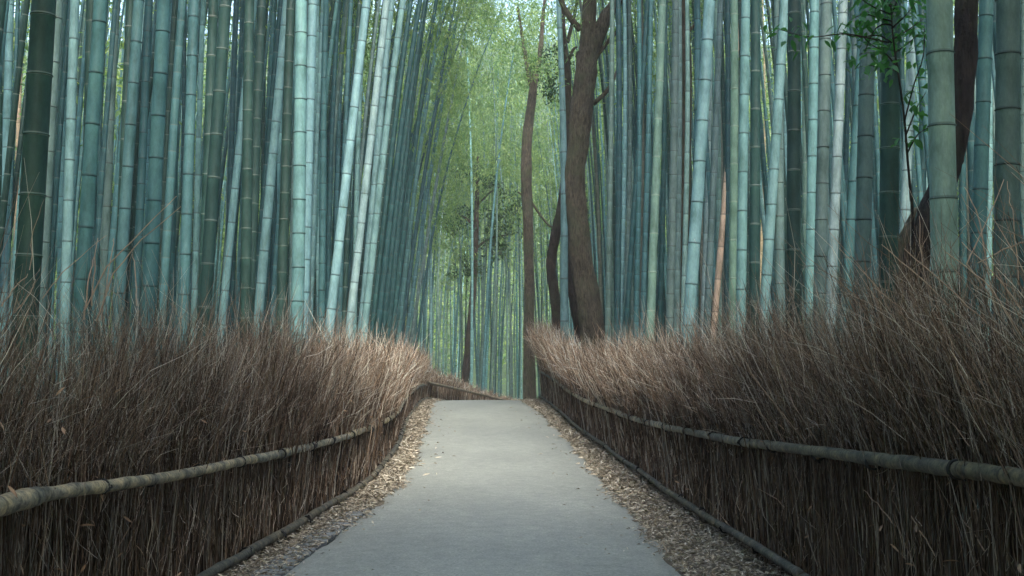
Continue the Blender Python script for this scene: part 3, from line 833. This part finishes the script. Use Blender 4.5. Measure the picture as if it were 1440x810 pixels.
HERO_R = [
    (868, 873, 9, 'dark', 0, None), (856, 862, 8, 'grey', 0, None), (880, 889, 7, 'grey', 0, None), (885, 912, 8, 'dark', 0, None), (896, 904, 8, 'teal', 0, None), (905, 918, 8, 'teal', 0, None), (918, 933, 12, 'green', 55, 'yellowish green bamboo stalk with pale nodes near the forked tree'),
    (928, 938, 8, 'dark', 0, None), (941, 950, 11, 'grey', 0, None), (952, 958, 9, 'grey', 0, None), (963, 972, 8, 'white', 44, None), (977, 981, 10, 'teal', 44, None), (970, 996, 17, 'pale', 58, 'stout pale bamboo stalk leaning beside a whitish thin stalk'), (992, 1007, 7, 'white', 44, None),
    (996, 1015, 10, 'grey', 0, None), (1031, 1032, 12, 'green', 54, None), (1009, 1044, 9, 'tan', 46, 'dead tan bamboo stalk slanting across the pale stalks'), (1045, 1051, 14, 'pale', 56, None), (1060, 1064, 15, 'mossy', 55, None), (1022, 1024, 9, 'dark', 0, None),
    (1068, 1086, 5, 'tan', 0, None), (1077, 1101, 14, 'pale', 50, None), (1099, 1101, 14, 'grey', 48, None), (1118, 1117, 19, 'mossy', 57, None), (1132, 1133, 9, 'green', 44, None), (1138, 1146, 14, 'pale', 52, None),
    (1155, 1161, 17, 'grey', 52, None), (1169, 1186, 14, 'white', 52, None), (1182, 1196, 8, 'dark', 0, None), (1192, 1216, 14, 'teal', 54, None), (1213, 1225, 22, 'mossgrey', 60, None), (1247, 1247, 26, 'mossy', 63, None),
    (1268, 1283, 14, 'white', 56, None), (1262, 1266, 9, 'dark', 0, None), (1294, 1297, 11, 'dark', 0, None), (1302, 1306, 9, 'pale', 0, None), (1334, 1325, 36, 'mottled', 104, 'thickest mottled grey-green bamboo stalk in front of the dark slanting trunk'), (1372, 1386, 20, 'teal', 62, None),
    (1388, 1392, 9, 'pale', 0, None), (1409, 1411, 33, 'mossgrey', 80, 'thick mottled bamboo stalk beside the dark slanting trunk, brush reaching up it'), (1430, 1434, 9, 'mossy', 0, None), (1438, 1446, 14, 'grey', 0, None),
    (794, 793, 11, 'pale', 60, 'pale bamboo stalk between the two trunks of the forked tree')]

n_hero = 0
SEEN = []      # (picture x, width, depth) of the measured stalks: deeper stalks stand behind them
def screens(X, Y, D):
    x = CX + X / Y * FPX; w = D * FPX / Y
    return any(abs(x - a) < (w + b) * 0.5 + 1.5 and Y < c + 0.3 for a, b, c in SEEN)
ORD = 'first second third fourth fifth sixth seventh eighth ninth tenth eleventh twelfth'.split()
def hero_labels(heroes, side):
    """A label for each measured stalk; look-alikes are counted off from a stalk or tree one can find."""
    def key(h): return ('thick' if h[2] >= 19 else 'medium' if h[2] >= 11.5 else 'slender', 'leaning' if abs(h[0] - h[1]) > 24 else 'upright', h[3])
    out = []
    for h in heroes:
        if h[5]: out.append(h[5]); continue
        same = sorted([o[0] for o in heroes if key(o) == key(h) and not o[5]])
        k = key(h)
        base = f'{k[0]} {k[1]} {ADJ[k[2]]} bamboo stalk'
        if len(same) == 1: out.append(base + (' close behind the fence facing the forked tree' if side < 0 else " close behind the forked tree's fence")); continue
        i = same.index(h[0])
        out.append(f'{ORD[i]} {base} counting from the ' + ('thickest mossy stalk' if side < 0 else 'forked tree'))
    return out

def auto_label(kind, w, lean, side):
    size = 'thick' if w >= 19 else 'medium' if w >= 11.5 else 'slender'
    ln = 'leaning' if lean > 24 else 'upright'
    return f'{size} {ln} {ADJ[kind]} bamboo stalk {SIDE_PHRASE[side]}'

for side, heroes in ((-1, HERO_L), (1, HERO_R)):
    for (x4, x0, w, kind, ipx, _), lab in zip(heroes, hero_labels(heroes, side)):
        D = 0.145 if w > 28 else 0.125
        Y = FPX * D / w
        gap = 0.42
        while abs((x4 - CX) / FPX * Y) < abs(fence_x(Y, side)) + gap and Y < 45: Y *= 1.01
        if x4 == 794: Y = 34.5
        D = w * Y / FPX
        SEEN.append((0.5 * (x4 + x0), w + 0.5 * abs(x4 - x0), Y))
        lo, hi = P(x4, 400, Y), P(x0, 0, Y)
        ino = ipx * Y / FPX if ipx else random.uniform(0.33, 0.46)
        H = random.uniform(16.5, 20.5)
        cr = random.choice(CROWN_LIGHT) if Y < 20 else random.choice(CROWN_NARROW)
        make_bamboo(lo, hi, D, H, kind, lab, GROUP[side], ino, 0, w >= 9.5, 1000 + n_hero,
                    arch=-side * random.uniform(0.2, 0.9), crown=cr, crown_at=0.58 if Y < 20 else 0.62, ylean=random.uniform(-0.012, 0.012))
        n_hero += 1

# more stalks standing deeper in both groves and past the crest
def fill(n, side, ywin, depth, kinds, seed, crown_pool, p=1.0):
    r = random.Random(seed); made = 0; spots = []
    tries = 0
    while made < n and tries < 6000:
        tries += 1
        Y = ywin[0] + (ywin[1] - ywin[0]) * r.random() ** p
        off = depth[0] + (depth[1] - depth[0]) * r.random()
        X = fence_x(Y, side) + side * off
        if abs(X) / Y > 0.50 or screens(X, Y, 0.10): continue
        if any((X - a) ** 2 + (Y - b) ** 2 < 0.2 for a, b in spots): continue
        spots.append((X, Y)); made += 1
        kind = r.choice(kinds)
        D = r.uniform(0.085, 0.125)
        sl = -side * r.uniform(-0.02, 0.10) if side < 0 else r.uniform(-0.03, 0.06)
        lo = np.array([X, Y, 2.0]); hi = np.array([X + sl * 5, Y, 7.0])
        make_bamboo(lo, hi, D, r.uniform(15.5, 20), kind, auto_label(kind, D * FPX / Y, abs(sl) * 400, side), GROUP[side], r.uniform(0.3, 0.45), 0, False, 3000 + seed * 200 + made,
                    arch=-side * r.uniform(0.3, 1.4), crown=r.choice(crown_pool), crown_at=0.62, ylean=r.uniform(-0.02, 0.02))
fill(62, -1, (9, 40), (1.0, 6.5), ['dark', 'dark', 'teal', 'mossy', 'mossy', 'grey'], 1, CROWN_FINE + CROWN_LIGHT)
fill(58, 1, (9, 40), (1.0, 6.5), ['teal', 'grey', 'mossy', 'dark', 'grey', 'brown', 'pale'], 2, CROWN_FINE + CROWN_LIGHT)

def fill_end(n, seed):
    r = random.Random(seed); spots = []; made = 0; tries = 0
    while made < n and tries < 8000:
        tries += 1
        Y = r.uniform(45, 74); X = r.uniform(-0.13 * Y, 0.10 * Y)
        if X > fx(FFAR, min(Y, 58)) - 0.5 and Y < 58 and X < 3.8: continue
        if any((X - a) ** 2 + (Y - b) ** 2 < 0.3 for a, b in spots): continue
        spots.append((X, Y)); made += 1
        kind = r.choice(['pale', 'green', 'teal', 'grey', 'teal', 'mossgrey'])
        D = r.uniform(0.10, 0.145)
        sl = r.uniform(-0.04, 0.05)
        H = r.uniform(13, 22) if X < -3 else r.uniform(17, 25)
        make_bamboo((X, Y, 0.5), (X + sl * 5, Y, 5.5), D, H, kind, auto_label(kind, D * FPX / Y, abs(sl) * 400, 0), GROUP[0], r.uniform(0.32, 0.45), 0, False, 9000 + made,
                    arch=r.uniform(-2.5, 2.5), crown=r.choice(CROWN_FAR), crown_at=r.uniform(0.45, 0.58), ylean=r.uniform(-0.03, 0.03))
fill_end(66, 5)

def overhang(n, side, ywin, seed):
    r = random.Random(seed)
    for i in range(n):
        Y = ywin[0] + (ywin[1] - ywin[0]) * (i + r.random()) / n
        X = fence_x(Y, side) + side * r.uniform(0.5, 2.2)
        kind = r.choice(['dark', 'teal', 'dark'] if side < 0 else ['teal', 'grey', 'pale'])
        D = r.uniform(0.09, 0.115); sl = -side * r.uniform(0.06, 0.14)
        make_bamboo((X, Y, 2.0), (X + sl * 5, Y, 7.0), D, r.uniform(16, 20), kind, f'slender {ADJ[kind]} bamboo stalk arching over the path ' + ('opposite' if side < 0 else 'beside') + ' the forked tree', GROUP[side], r.uniform(0.3, 0.45), 0, False, 15000 + seed * 100 + i,
                    arch=-side * r.uniform(0.8, 3.0), crown=r.choice(CROWN_SPRAY), crown_at=r.uniform(0.44, 0.58), ylean=r.uniform(-0.02, 0.05))
overhang(13, -1, (31, 48), 1)

# the rest of the groves: more stalks and leaves than anyone could count
def thicket():
    r = np.random.default_rng(77)
    def area(n, x0, x1, y0, y1):
        return np.stack([x0 + (x1 - x0) * r.random(n), y0 + (y1 - y0) * r.random(n)], -1)
    L = area(1700, -21, -2.4, -30, 64); L = L[L[:, 0] < fx(FL, np.clip(L[:, 1], -6, 41)) - 1.6]
    Rr = area(1700, 2.4, 21, -30, 64); Rr = Rr[Rr[:, 0] > fx(FR, np.clip(Rr[:, 1], -6, 40)) + 1.8]
    E = area(300, -24, 22, 60, 90)
    E = E[~((E[:, 1] < 66) & (E[:, 0] > 2) & (E[:, 0] < 9))]
    p = np.concatenate([L, Rr, E])
    p = p[[not (q[1] > 3 and abs(q[0]) / q[1] < 0.55 and screens(q[0], q[1], 0.10)) for q in p]]; n = len(p)
    H = np.where(p[:, 1] > 60, r.uniform(17, 25, n), r.uniform(15, 21, n)); K = 8
    t = np.linspace(0, 1, K)[None]
    sl = -np.sign(p[:, :1]) * r.uniform(-0.02, 0.07, (n, 1))
    X = p[:, :1] + sl * H[:, None] * t - np.sign(p[:, :1]) * r.uniform(0, 1.2, (n, 1)) * t ** 3
    Y = p[:, 1:] + r.normal(size=(n, 1)) * 0.35 * t
    g = gz(p[:, 1])[:, None]
    Z = g + H[:, None] * t - 0.05
    D = r.uniform(0.075, 0.125, n)
    R = D[:, None] / 2 * (1 - 0.42 * t - 0.5 * t ** 3)
    v, f = tubes(np.stack([X, Y, Z], -1), R, 6)
    seg = np.repeat((H[:, None] * t / r.uniform(0.3, 0.45, (n, 1))).ravel(), 6)
    base = np.array([COL['dark'][0], COL['mossy'][0], COL['teal'][0], COL['grey'][0], COL['pale'][0]])
    k = r.choice(5, n, p=[0.32, 0.25, 0.29, 0.07, 0.07])
    tint = np.repeat(base[k] * r.uniform(0.8, 1.2, (n, 1)), K * 6, 0)
    o = link(bpy.data.objects.new('bamboo_thicket', make_mesh('bamboo_thicket', v, f, M_CULM, True, seg, tint)))
    o.color = (1, 1, 1, 0.5)
    tag(o, 'crowd of bamboo stalks receding deep into the groves', 'bamboo thicket', None, 'stuff')
    # leaves of the thicket
    bi = np.repeat(np.arange(n), np.where(p[:, 1] > 60, np.where(np.abs(p[:, 0] + 1) < 8, 45, 130), np.where(p[:, 1] > 25, 62, 34))); m = len(bi)
    ax = np.abs(X[bi, 0])
    lowb = np.where(p[bi, 1] > 60, 0.36, np.interp(ax, [4, 8, 13, 19], [0.56, 0.46, 0.3, 0.1]))
    s = lowb + (1.03 - lowb) * r.random(m) ** 0.9
    sk = np.clip(s * (K - 1), 0, K - 1.001); kk = sk.astype(int); fr = sk - kk
    cx = X[bi, kk] * (1 - fr) + X[bi, kk + 1] * fr
    cy = (Y[bi, kk] * (1 - fr) + Y[bi, kk + 1] * fr)
    cz = Z[bi, kk] * (1 - fr) + Z[bi, kk + 1] * fr
    # group the leaves in sprays
    ns = 9
    sp_a = r.random((n, ns)) * 6.28; sp_r = r.uniform(0.3, 1.5, (n, ns)); sp_h = r.random((n, ns))
    j = r.integers(0, ns, m)
    hz = lowb + (1.03 - lowb) * sp_h[bi, j]
    cz = Z[bi, 0] + H[bi] * hz + r.normal(size=m) * 0.16
    cx = np.interp(hz, [0, 1], [0, 1]) * (X[bi, -1] - X[bi, 0]) + X[bi, 0] + np.cos(sp_a[bi, j]) * sp_r[bi, j] + r.normal(size=m) * 0.28
    cy = Y[bi, 0] + np.sin(sp_a[bi, j]) * sp_r[bi, j] + r.normal(size=m) * 0.28
    d = np.stack([np.cos(sp_a[bi, j]), np.sin(sp_a[bi, j]), -0.3 * np.ones(m)], -1) + r.normal(size=(m, 3)) * 0.6
    v, f = leaves(np.stack([cx, cy, cz], -1), d, r.uniform(0.16, 0.30, m) * np.where(cy > 60, 1.35, 1.0), r.uniform(0.035, 0.06, m) * np.where(cy > 60, 1.4, 1.0), 0.2, 4)
    # leafy edge of the groves and the wooded slopes behind
    q = []
    def mass(k, x0, x1, y0, y1, z0, z1):
        xx = x0 + (x1 - x0) * r.random(k); yy = y0 + (y1 - y0) * r.random(k)
        lump = 0.55 + 0.45 * np.sin(xx * 0.9 + 1.3 * np.sin(yy * 0.5)) * np.sin(yy * 0.8 + xx * 0.3)
        zz = gz(yy) + hill(xx, yy) + z0 + (z1 - z0) * r.random(k) * (0.45 + 0.55 * lump)
        q.append(np.stack([xx, yy, zz], -1))
    mass(25000, -30, -15, -10, 75, 0.2, 15); mass(25000, 15, 30, -10, 75, 0.2, 15)
    mass(52000, -30, 30, 92, 175, 0.0, 8.5)
    mass(17000, -26, -11, 20, 75, 6, 23); mass(17000, 11, 26, 20, 75, 6, 23)
    mass(20000, -42, -11, 64, 100, 4, 29); mass(20000, 9, 42, 64, 100, 4, 29)
    mass(15000, -8, 8, -6, 4.5, 7.5, 15)  # unseen overhead leaves added to shade the near stalks and brush
    mass(17000, -6, 6, -32, 1.0, 7.5, 15)      # crowns meeting over the path behind the viewer, added unseen to shade the foreground
    q = np.concatenate(q); k = len(q)
    v2, f2 = leaves(q, r.normal(size=(k, 3)) + np.array([0, 0, -0.3]), r.uniform(0.3, 0.55, k) * np.where(q[:, 1] > 90, 1.5, 1), r.uniform(0.09, 0.16, k) * np.where(q[:, 1] > 90, 1.5, 1), 0.2, 8)
    f = np.concatenate([f, f2 + len(v)]); v = np.concatenate([v, v2])
    o = link(bpy.data.objects.new('bamboo_foliage', make_mesh('bamboo_foliage', v, f, M_BLEAF)))
    tag(o, 'mass of green bamboo leaves filling the depth of the groves', 'foliage', None, 'stuff')
thicket()

# ------------------------------------------------------------------ trees
def trunk_mesh(name, pts, radii, mat, sides=16, rough=0.05, seed=1, base=np.zeros(3), flare=0.0):
    pts = np.array(pts, float); n = len(pts)
    K = max(14, n * 8)
    t = np.linspace(0, n - 1, K)
    # smooth the control polyline (Catmull-Rom)
    out = []
    for q in t:
        i = min(int(q), n - 2); u = q - i
        p0, p1, p2, p3 = pts[max(i - 1, 0)], pts[i], pts[i + 1], pts[min(i + 2, n - 1)]
        out.append(0.5 * ((2 * p1) + (-p0 + p2) * u + (2 * p0 - 5 * p1 + 4 * p2 - p3) * u * u + (-p0 + 3 * p1 - 3 * p2 + p3) * u ** 3))
    pp = np.array(out); rad = np.interp(t, np.arange(n), radii)
    v, f = tubes(pp[None], rad[None], sides, True)
    r = np.random.default_rng(seed)
    body = v[:K * sides].reshape(K, sides, 3)
    ph = r.random(6) * 6.28
    a = np.arange(sides) / sides * 6.2832; kk = np.arange(K)
    d = (np.sin(3 * a[None] + kk[:, None] * 0.35 + ph[0]) + 0.7 * np.sin(5 * a[None] - kk[:, None] * 0.6 + ph[1]) + 0.6 * np.sin(2 * a[None] + kk[:, None] * 0.9 + ph[2]) + 0.5 * r.normal(size=(K, sides)))
    body = pp[:, None] + (body - pp[:, None]) * (1 + rough * d)[..., None]
    v[:K * sides] = body.reshape(-1, 3)
    return make_mesh(name, v - base, f, mat, True)

def leaf_crown(name, centres, radii, count, mat, leaf, seed, base):
    r = np.random.default_rng(seed)
    P_, D_ = [], []
    for c, rad in zip(centres, radii):
        ncl = 14
        cl = r.normal(size=(ncl, 3)); cl = cl / np.linalg.norm(cl, axis=1, keepdims=True) * (r.random((ncl, 1)) ** 0.5) * rad * np.array([1.15, 1.15, 0.7])
        k = r.integers(0, ncl, count)
        P_.append(np.array(c) + cl[k] + r.normal(size=(count, 3)) * rad * 0.17)
        D_.append(r.normal(size=(count, 3)) + np.array([0, 0, -0.3]))
    p = np.concatenate(P_); d = np.concatenate(D_)
    v, f = leaves(p - base, d, leaf[0] * r.uniform(0.7, 1.3, len(p)), leaf[1] * r.uniform(0.7, 1.3, len(p)), 0.15, seed)
    return make_mesh(name, v, f, mat)

def px_line(lst, Y): return [P(x, y, Y + (dy[0] if dy else 0)) for x, y, *dy in lst]
def px_r(w, Y): return [a * Y / FPX / 2 for a in w]

def build_tree(name, label, Y, parts, mat, crown=None, cat='tree'):
    first = parts[0]
    p0 = P(first[1][0][0], first[1][0][1], Y); p0[2] = float(gz(Y))
    root = empty(name, tuple(p0)); tag(root, label, cat)
    for i, (pname, line, w) in enumerate(parts):
        pts = px_line(line, Y); rad = px_r(w, Y)
        if pname == 'trunk':
            b = pts[0].copy(); b[2] = float(gz(Y)) - 0.1; b[0] += (pts[0][0] - pts[1][0]) * 0.4
            pts = [b] + pts; rad = [rad[0] * 1.18] + rad
        o = bpy.data.objects.new(pname, trunk_mesh(pname, pts, rad, mat, 18 if w[0] > 15 else 10, 0.045, 31 * i + int(Y), p0)); link(o, root)
    if crown:
        cs, rs, n, m, lf = crown
        o = bpy.data.objects.new('crown', leaf_crown('crown', cs, rs, n, m, lf, int(Y) + 3, p0)); link(o, root)
    return root, p0

Yt = 29.0
def top_pts(Y, *cs): return [P(x, y, Y + dy) for x, y, dy in cs]
build_tree('forked_tree', 'big brown tree with a bent trunk forking into two limbs', Yt, [
    ('trunk', [(835, 485), (828, 430), (819, 370), (812, 310), (809, 250), (813, 200), (817, 165), (822, 115), (826, 75)], [35, 34, 32, 29, 28, 30, 32, 31, 30]),
    ('limb', [(824, 92), (826, 52), (829, 15), (832, -40), (838, -140), (842, -230)], [21, 21, 20, 18, 14, 8]),
    ('limb', [(828, 96), (839, 54), (852, 25), (867, 2), (900, -50), (940, -150)], [18, 22, 19, 16, 12, 6]),
    ('branch', [(816, 42), (806, 30), (794, 12), (786, -6), (770, -40)], [9, 9, 8, 7, 4]),
    ('branch', [(838, 80), (852, 62), (866, 46), (873, 36)], [7, 6, 5, 3]),
    ('branch', [(834, 146), (848, 134), (860, 118), (867, 100)], [7, 6, 5, 3])], M_BARK,
    (top_pts(Yt, (842, -250, 0), (940, -190, 0), (790, -190, -1), (880, -240, 2)), [1.6, 1.5, 1.2, 1.6], 700, M_TLEAF, (0.13, 0.06)))
build_tree('companion_tree', 'dark sinuous tree growing against the forked tree', 36.5, [
    ('trunk', [(784, 450), (779, 410), (775, 370), (781, 330), (790, 290), (795, 240), (798, 180), (798, 110), (792, 50), (789, -20), (786, -120)], [16, 14, 14, 14, 13, 12, 11, 10, 9, 8, 5]),
    ('limb', [(822, 480), (812, 430), (803, 380), (797, 320), (795, 250)], [24, 22, 18, 15, 11]),
    ('branch', [(798, 90), (806, 70), (812, 66)], [5, 4, 2]),
    ('branch', [(798, 60), (806, 28), (812, 0), (818, -40)], [6, 5, 5, 3])], M_BARKD,
    (top_pts(36.5, (786, -110, 0), (818, -90, 0), (778, 105, 0.5), (783, 80, 0), (774, 130, 0)), [1.0, 0.8, 0.8, 0.6, 0.6], 260, M_TLEAF, (0.12, 0.05)))
build_tree('straight_tree', 'straight brown tree trunk standing at the crest of the path', 43.5, [
    ('trunk', [(745, 555), (744, 480), (744, 400), (743, 320), (740, 250), (742, 190), (749, 130), (755, 90)], [19, 15.5, 14, 14, 15.5, 14.5, 12, 8]),
    ('limb', [(749, 130), (742, 95), (735, 55), (728, 10)], [8, 7, 5, 3]),
    ('limb', [(752, 110), (760, 70), (764, 20), (770, -40)], [8, 7, 5, 3]),
    ('branch', [(746, 282), (758, 300), (770, 315), (778, 320)], [4, 3, 3, 2]),
    ('branch', [(742, 285), (735, 275), (728, 270)], [4, 3, 2])], M_BARK,
    (top_pts(43.5, (728, 0, 0), (770, -50, 0), (750, 45, 1), (745, -60, 0), (715, 60, 0), (760, 95, -1), (700, 20, 1), (735, 100, 2)), [1.5, 1.5, 1.4, 1.5, 1.2, 0.9, 1.3, 0.9], 600, M_BLEAF, (0.15, 0.05)))
build_tree('evergreen_tree', 'thin dark tree with drooping leafy branches past the crest', 56.0, [
    ('trunk', [(654, 540), (660, 470), (666, 400), (669, 330), (671, 270), (672, 220)], [11, 10, 9, 8, 6, 3]),
    ('branch', [(668, 350), (690, 335), (715, 330)], [4, 3, 2]), ('branch', [(669, 320), (652, 305), (640, 308)], [4, 3, 2]),
    ('branch', [(670, 290), (690, 270), (705, 262)], [3, 2, 2])], M_BARKD,
    (top_pts(56, (690, 262, 0), (682, 305, 0), (705, 325, -0.5), (722, 312, 0.5), (645, 310, 0), (655, 375, 0), (695, 348, 0), (668, 240, 0), (715, 290, 0.5)), [1.0, 1.1, 1.0, 0.9, 1.0, 0.9, 0.9, 1.0, 0.8], 230, M_TLEAF, (0.2, 0.10)))
build_tree('brown_tree', 'slim reddish brown trunk rising behind the pale stalks', 27.0, [
    ('trunk', [(958, 470), (961, 380), (964, 250), (966, 120), (962, 50), (956, 0), (950, -80)], [13, 13, 14, 15, 17, 19, 14]),
    ('branch', [(964, 48), (974, 38), (984, 24)], [6, 4, 2])], M_BARK,
    (top_pts(27, (950, -140, 0), (960, -180, 1)), [1.0, 1.1], 350, M_TLEAF, (0.13, 0.06)))
build_tree('slanting_tree', 'dark slanting tree trunk behind the thickest mottled bamboo', 8.3, [
    ('trunk', [(1288, 400), (1296, 350), (1312, 290), (1335, 235), (1350, 170), (1357, 80), (1360, 0), (1364, -120), (1372, -300)], [36, 34, 34, 32, 30, 32, 32, 30, 24])], M_BARKD,
    (top_pts(8.3, (1372, -330, 0), (1300, -420, 0.5), (1440, -420, 0)), [0.7, 0.8, 0.8], 260, M_TLEAF, (0.10, 0.05)))
# pale stub beside it
def stub():
    Y = 8.7
    pts = [P(1262, 420, Y), P(1266, 380, Y), P(1268, 345, Y), P(1278, 318, Y), P(1288, 292, Y)]
    base = pts[0].copy(); base[2] = float(gz(Y)) - 0.05
    root = empty('tree_stump', tuple(base)); tag(root, 'pale mossy tree stump with a slanted top beside the dark trunk', 'stump')
    o = bpy.data.objects.new('trunk', trunk_mesh('trunk', [base] + pts, px_r([30, 26, 24, 20, 12, 4], Y), M_BARKP, 14, 0.05, 8, base)); link(o, root)
stub()

# leafy sapling with individual leaves
def sapling():
    Y = 7.2
    line = [(1284, 330), (1281, 280), (1276, 220), (1272, 170), (1265, 115), (1258, 70), (1254, 30), (1252, -20)]
    pts = px_line(line, Y); base = pts[0].copy(); base[2] = float(gz(Y)); base[0] += 0.03
    root = empty('sapling', tuple(base)); tag(root, 'thin sapling with glossy green leaves in front of the mossy bamboo', 'sapling')
    o = bpy.data.objects.new('trunk', trunk_mesh('trunk', [base] + pts, px_r([5, 4.5, 4, 3.6, 3.2, 3, 2.7, 2.2, 1.6], Y), M_BARKD, 8, 0.03, 4, base)); link(o, root)
    br = [[(1254, 60), (1235, 50), (1205, 52), (1180, 45)], [(1262, 95), (1245, 75), (1222, 60), (1205, 40)], [(1272, 170), (1285, 120), (1298, 80), (1300, 40)], [(1276, 215), (1290, 190), (1305, 180)],
          [(1254, 40), (1275, 20), (1290, 0)], [(1252, 20), (1225, 8), (1200, -10)], [(1258, 75), (1278, 60), (1295, 45)], [(1250, 60), (1190, 48), (1140, 52), (1098, 42)], [(1262, 100), (1242, 95), (1222, 92)], [(1254, 20), (1262, 0), (1270, -20)], [(1254, 30), (1235, 25), (1215, 20), (1196, 28)], [(1253, 10), (1240, -2), (1222, -8)], [(1256, 55), (1280, 40), (1304, 22)], [(1254, 35), (1240, 35), (1228, 45), (1215, 75)], [(1274, 190), (1290, 150), (1302, 130)]]
    # one large leaf blade, 1 m long, scaled per leaf
    N = 6; t = np.linspace(0, 1, N); w = 0.2 * np.sin(np.clip(t, 0, 1) ** 0.75 * math.pi) + 0.004; zc = -0.18 * t ** 2
    lv = np.concatenate([np.stack([t, w, zc + 0.05 * (w / 0.2)], -1), np.stack([t, 0 * t, zc], -1), np.stack([t, -w, zc + 0.05 * (w / 0.2)], -1)])
    lfc = np.array([[a * N + k, a * N + k + 1, (a + 1) * N + k + 1, (a + 1) * N + k] for a in range(2) for k in range(N - 1)])
    LM = [make_mesh('leaf', lv * np.array([1, s, 1]), lfc, M_SLEAF, True) for s in (0.85, 1.0, 1.15)]
    r = random.Random(6)
    for i, b in enumerate(br):
        dyo = r.uniform(-0.35, 0.35)
        bp = [P(x, y, Y + dyo * k / (len(b) - 1)) for k, (x, y) in enumerate(b)]
        o = bpy.data.objects.new('branch', trunk_mesh('branch', bp, px_r(list(np.linspace(2.6, 1.0, len(b))), Y), M_BARKD, 6, 0.02, i, base)); link(o, root)
        nl = int(13 + 4 * len(b)) if i not in (2, 10, 7) else 26
        for k in range(nl):
            s = r.uniform(0.25, 1.0) * (len(bp) - 1); q = min(int(s), len(bp) - 2); u = s - q
            if i == 7 and r.random() < 0.6: q = len(bp) - 2; u = r.uniform(0.5, 1)
            p = bp[q] * (1 - u) + bp[q + 1] * u + np.array([r.gauss(0, .06), r.gauss(0, .09), r.gauss(0, .05)])
            lo = bpy.data.objects.new('leaf', r.choice(LM)); link(lo, root)
            lo.location = Vector(p - base); sc = r.uniform(0.05, 0.095)
            lo.scale = (sc, sc, sc)
            lo.rotation_euler = (r.uniform(-0.5, 0.5), r.uniform(-0.1, 0.9), r.uniform(0, 6.28))
sapling()

# thin air between the stalks
def haze():
    lo, hi = (-120, -60, -4.0), (120, 240, 62)
    v = np.array([(x, y, z) for x in (lo[0], hi[0]) for y in (lo[1], hi[1]) for z in (lo[2], hi[2])], float)
    f = np.array([[0, 1, 3, 2], [4, 6, 7, 5], [0, 4, 5, 1], [2, 3, 7, 6], [0, 2, 6, 4], [1, 5, 7, 3]])
    m = bpy.data.materials.new('air'); m.use_nodes = True; nt = m.node_tree
    for n in list(nt.nodes): 
        if n.type != 'OUTPUT_MATERIAL': nt.nodes.remove(n)
    vol = nt.nodes.new('ShaderNodeVolumePrincipled'); vol.inputs['Color'].default_value = (0.9, 0.95, 0.93, 1); vol.inputs['Density'].default_value = 0.0010
    nt.links.new(vol.outputs[0], nt.nodes['Material Output'].inputs['Volume'])
    o = link(bpy.data.objects.new('haze', make_mesh('haze', v, f, m)))
    tag(o, 'thin pale haze hanging through the whole grove', 'haze', None, 'stuff')
haze()
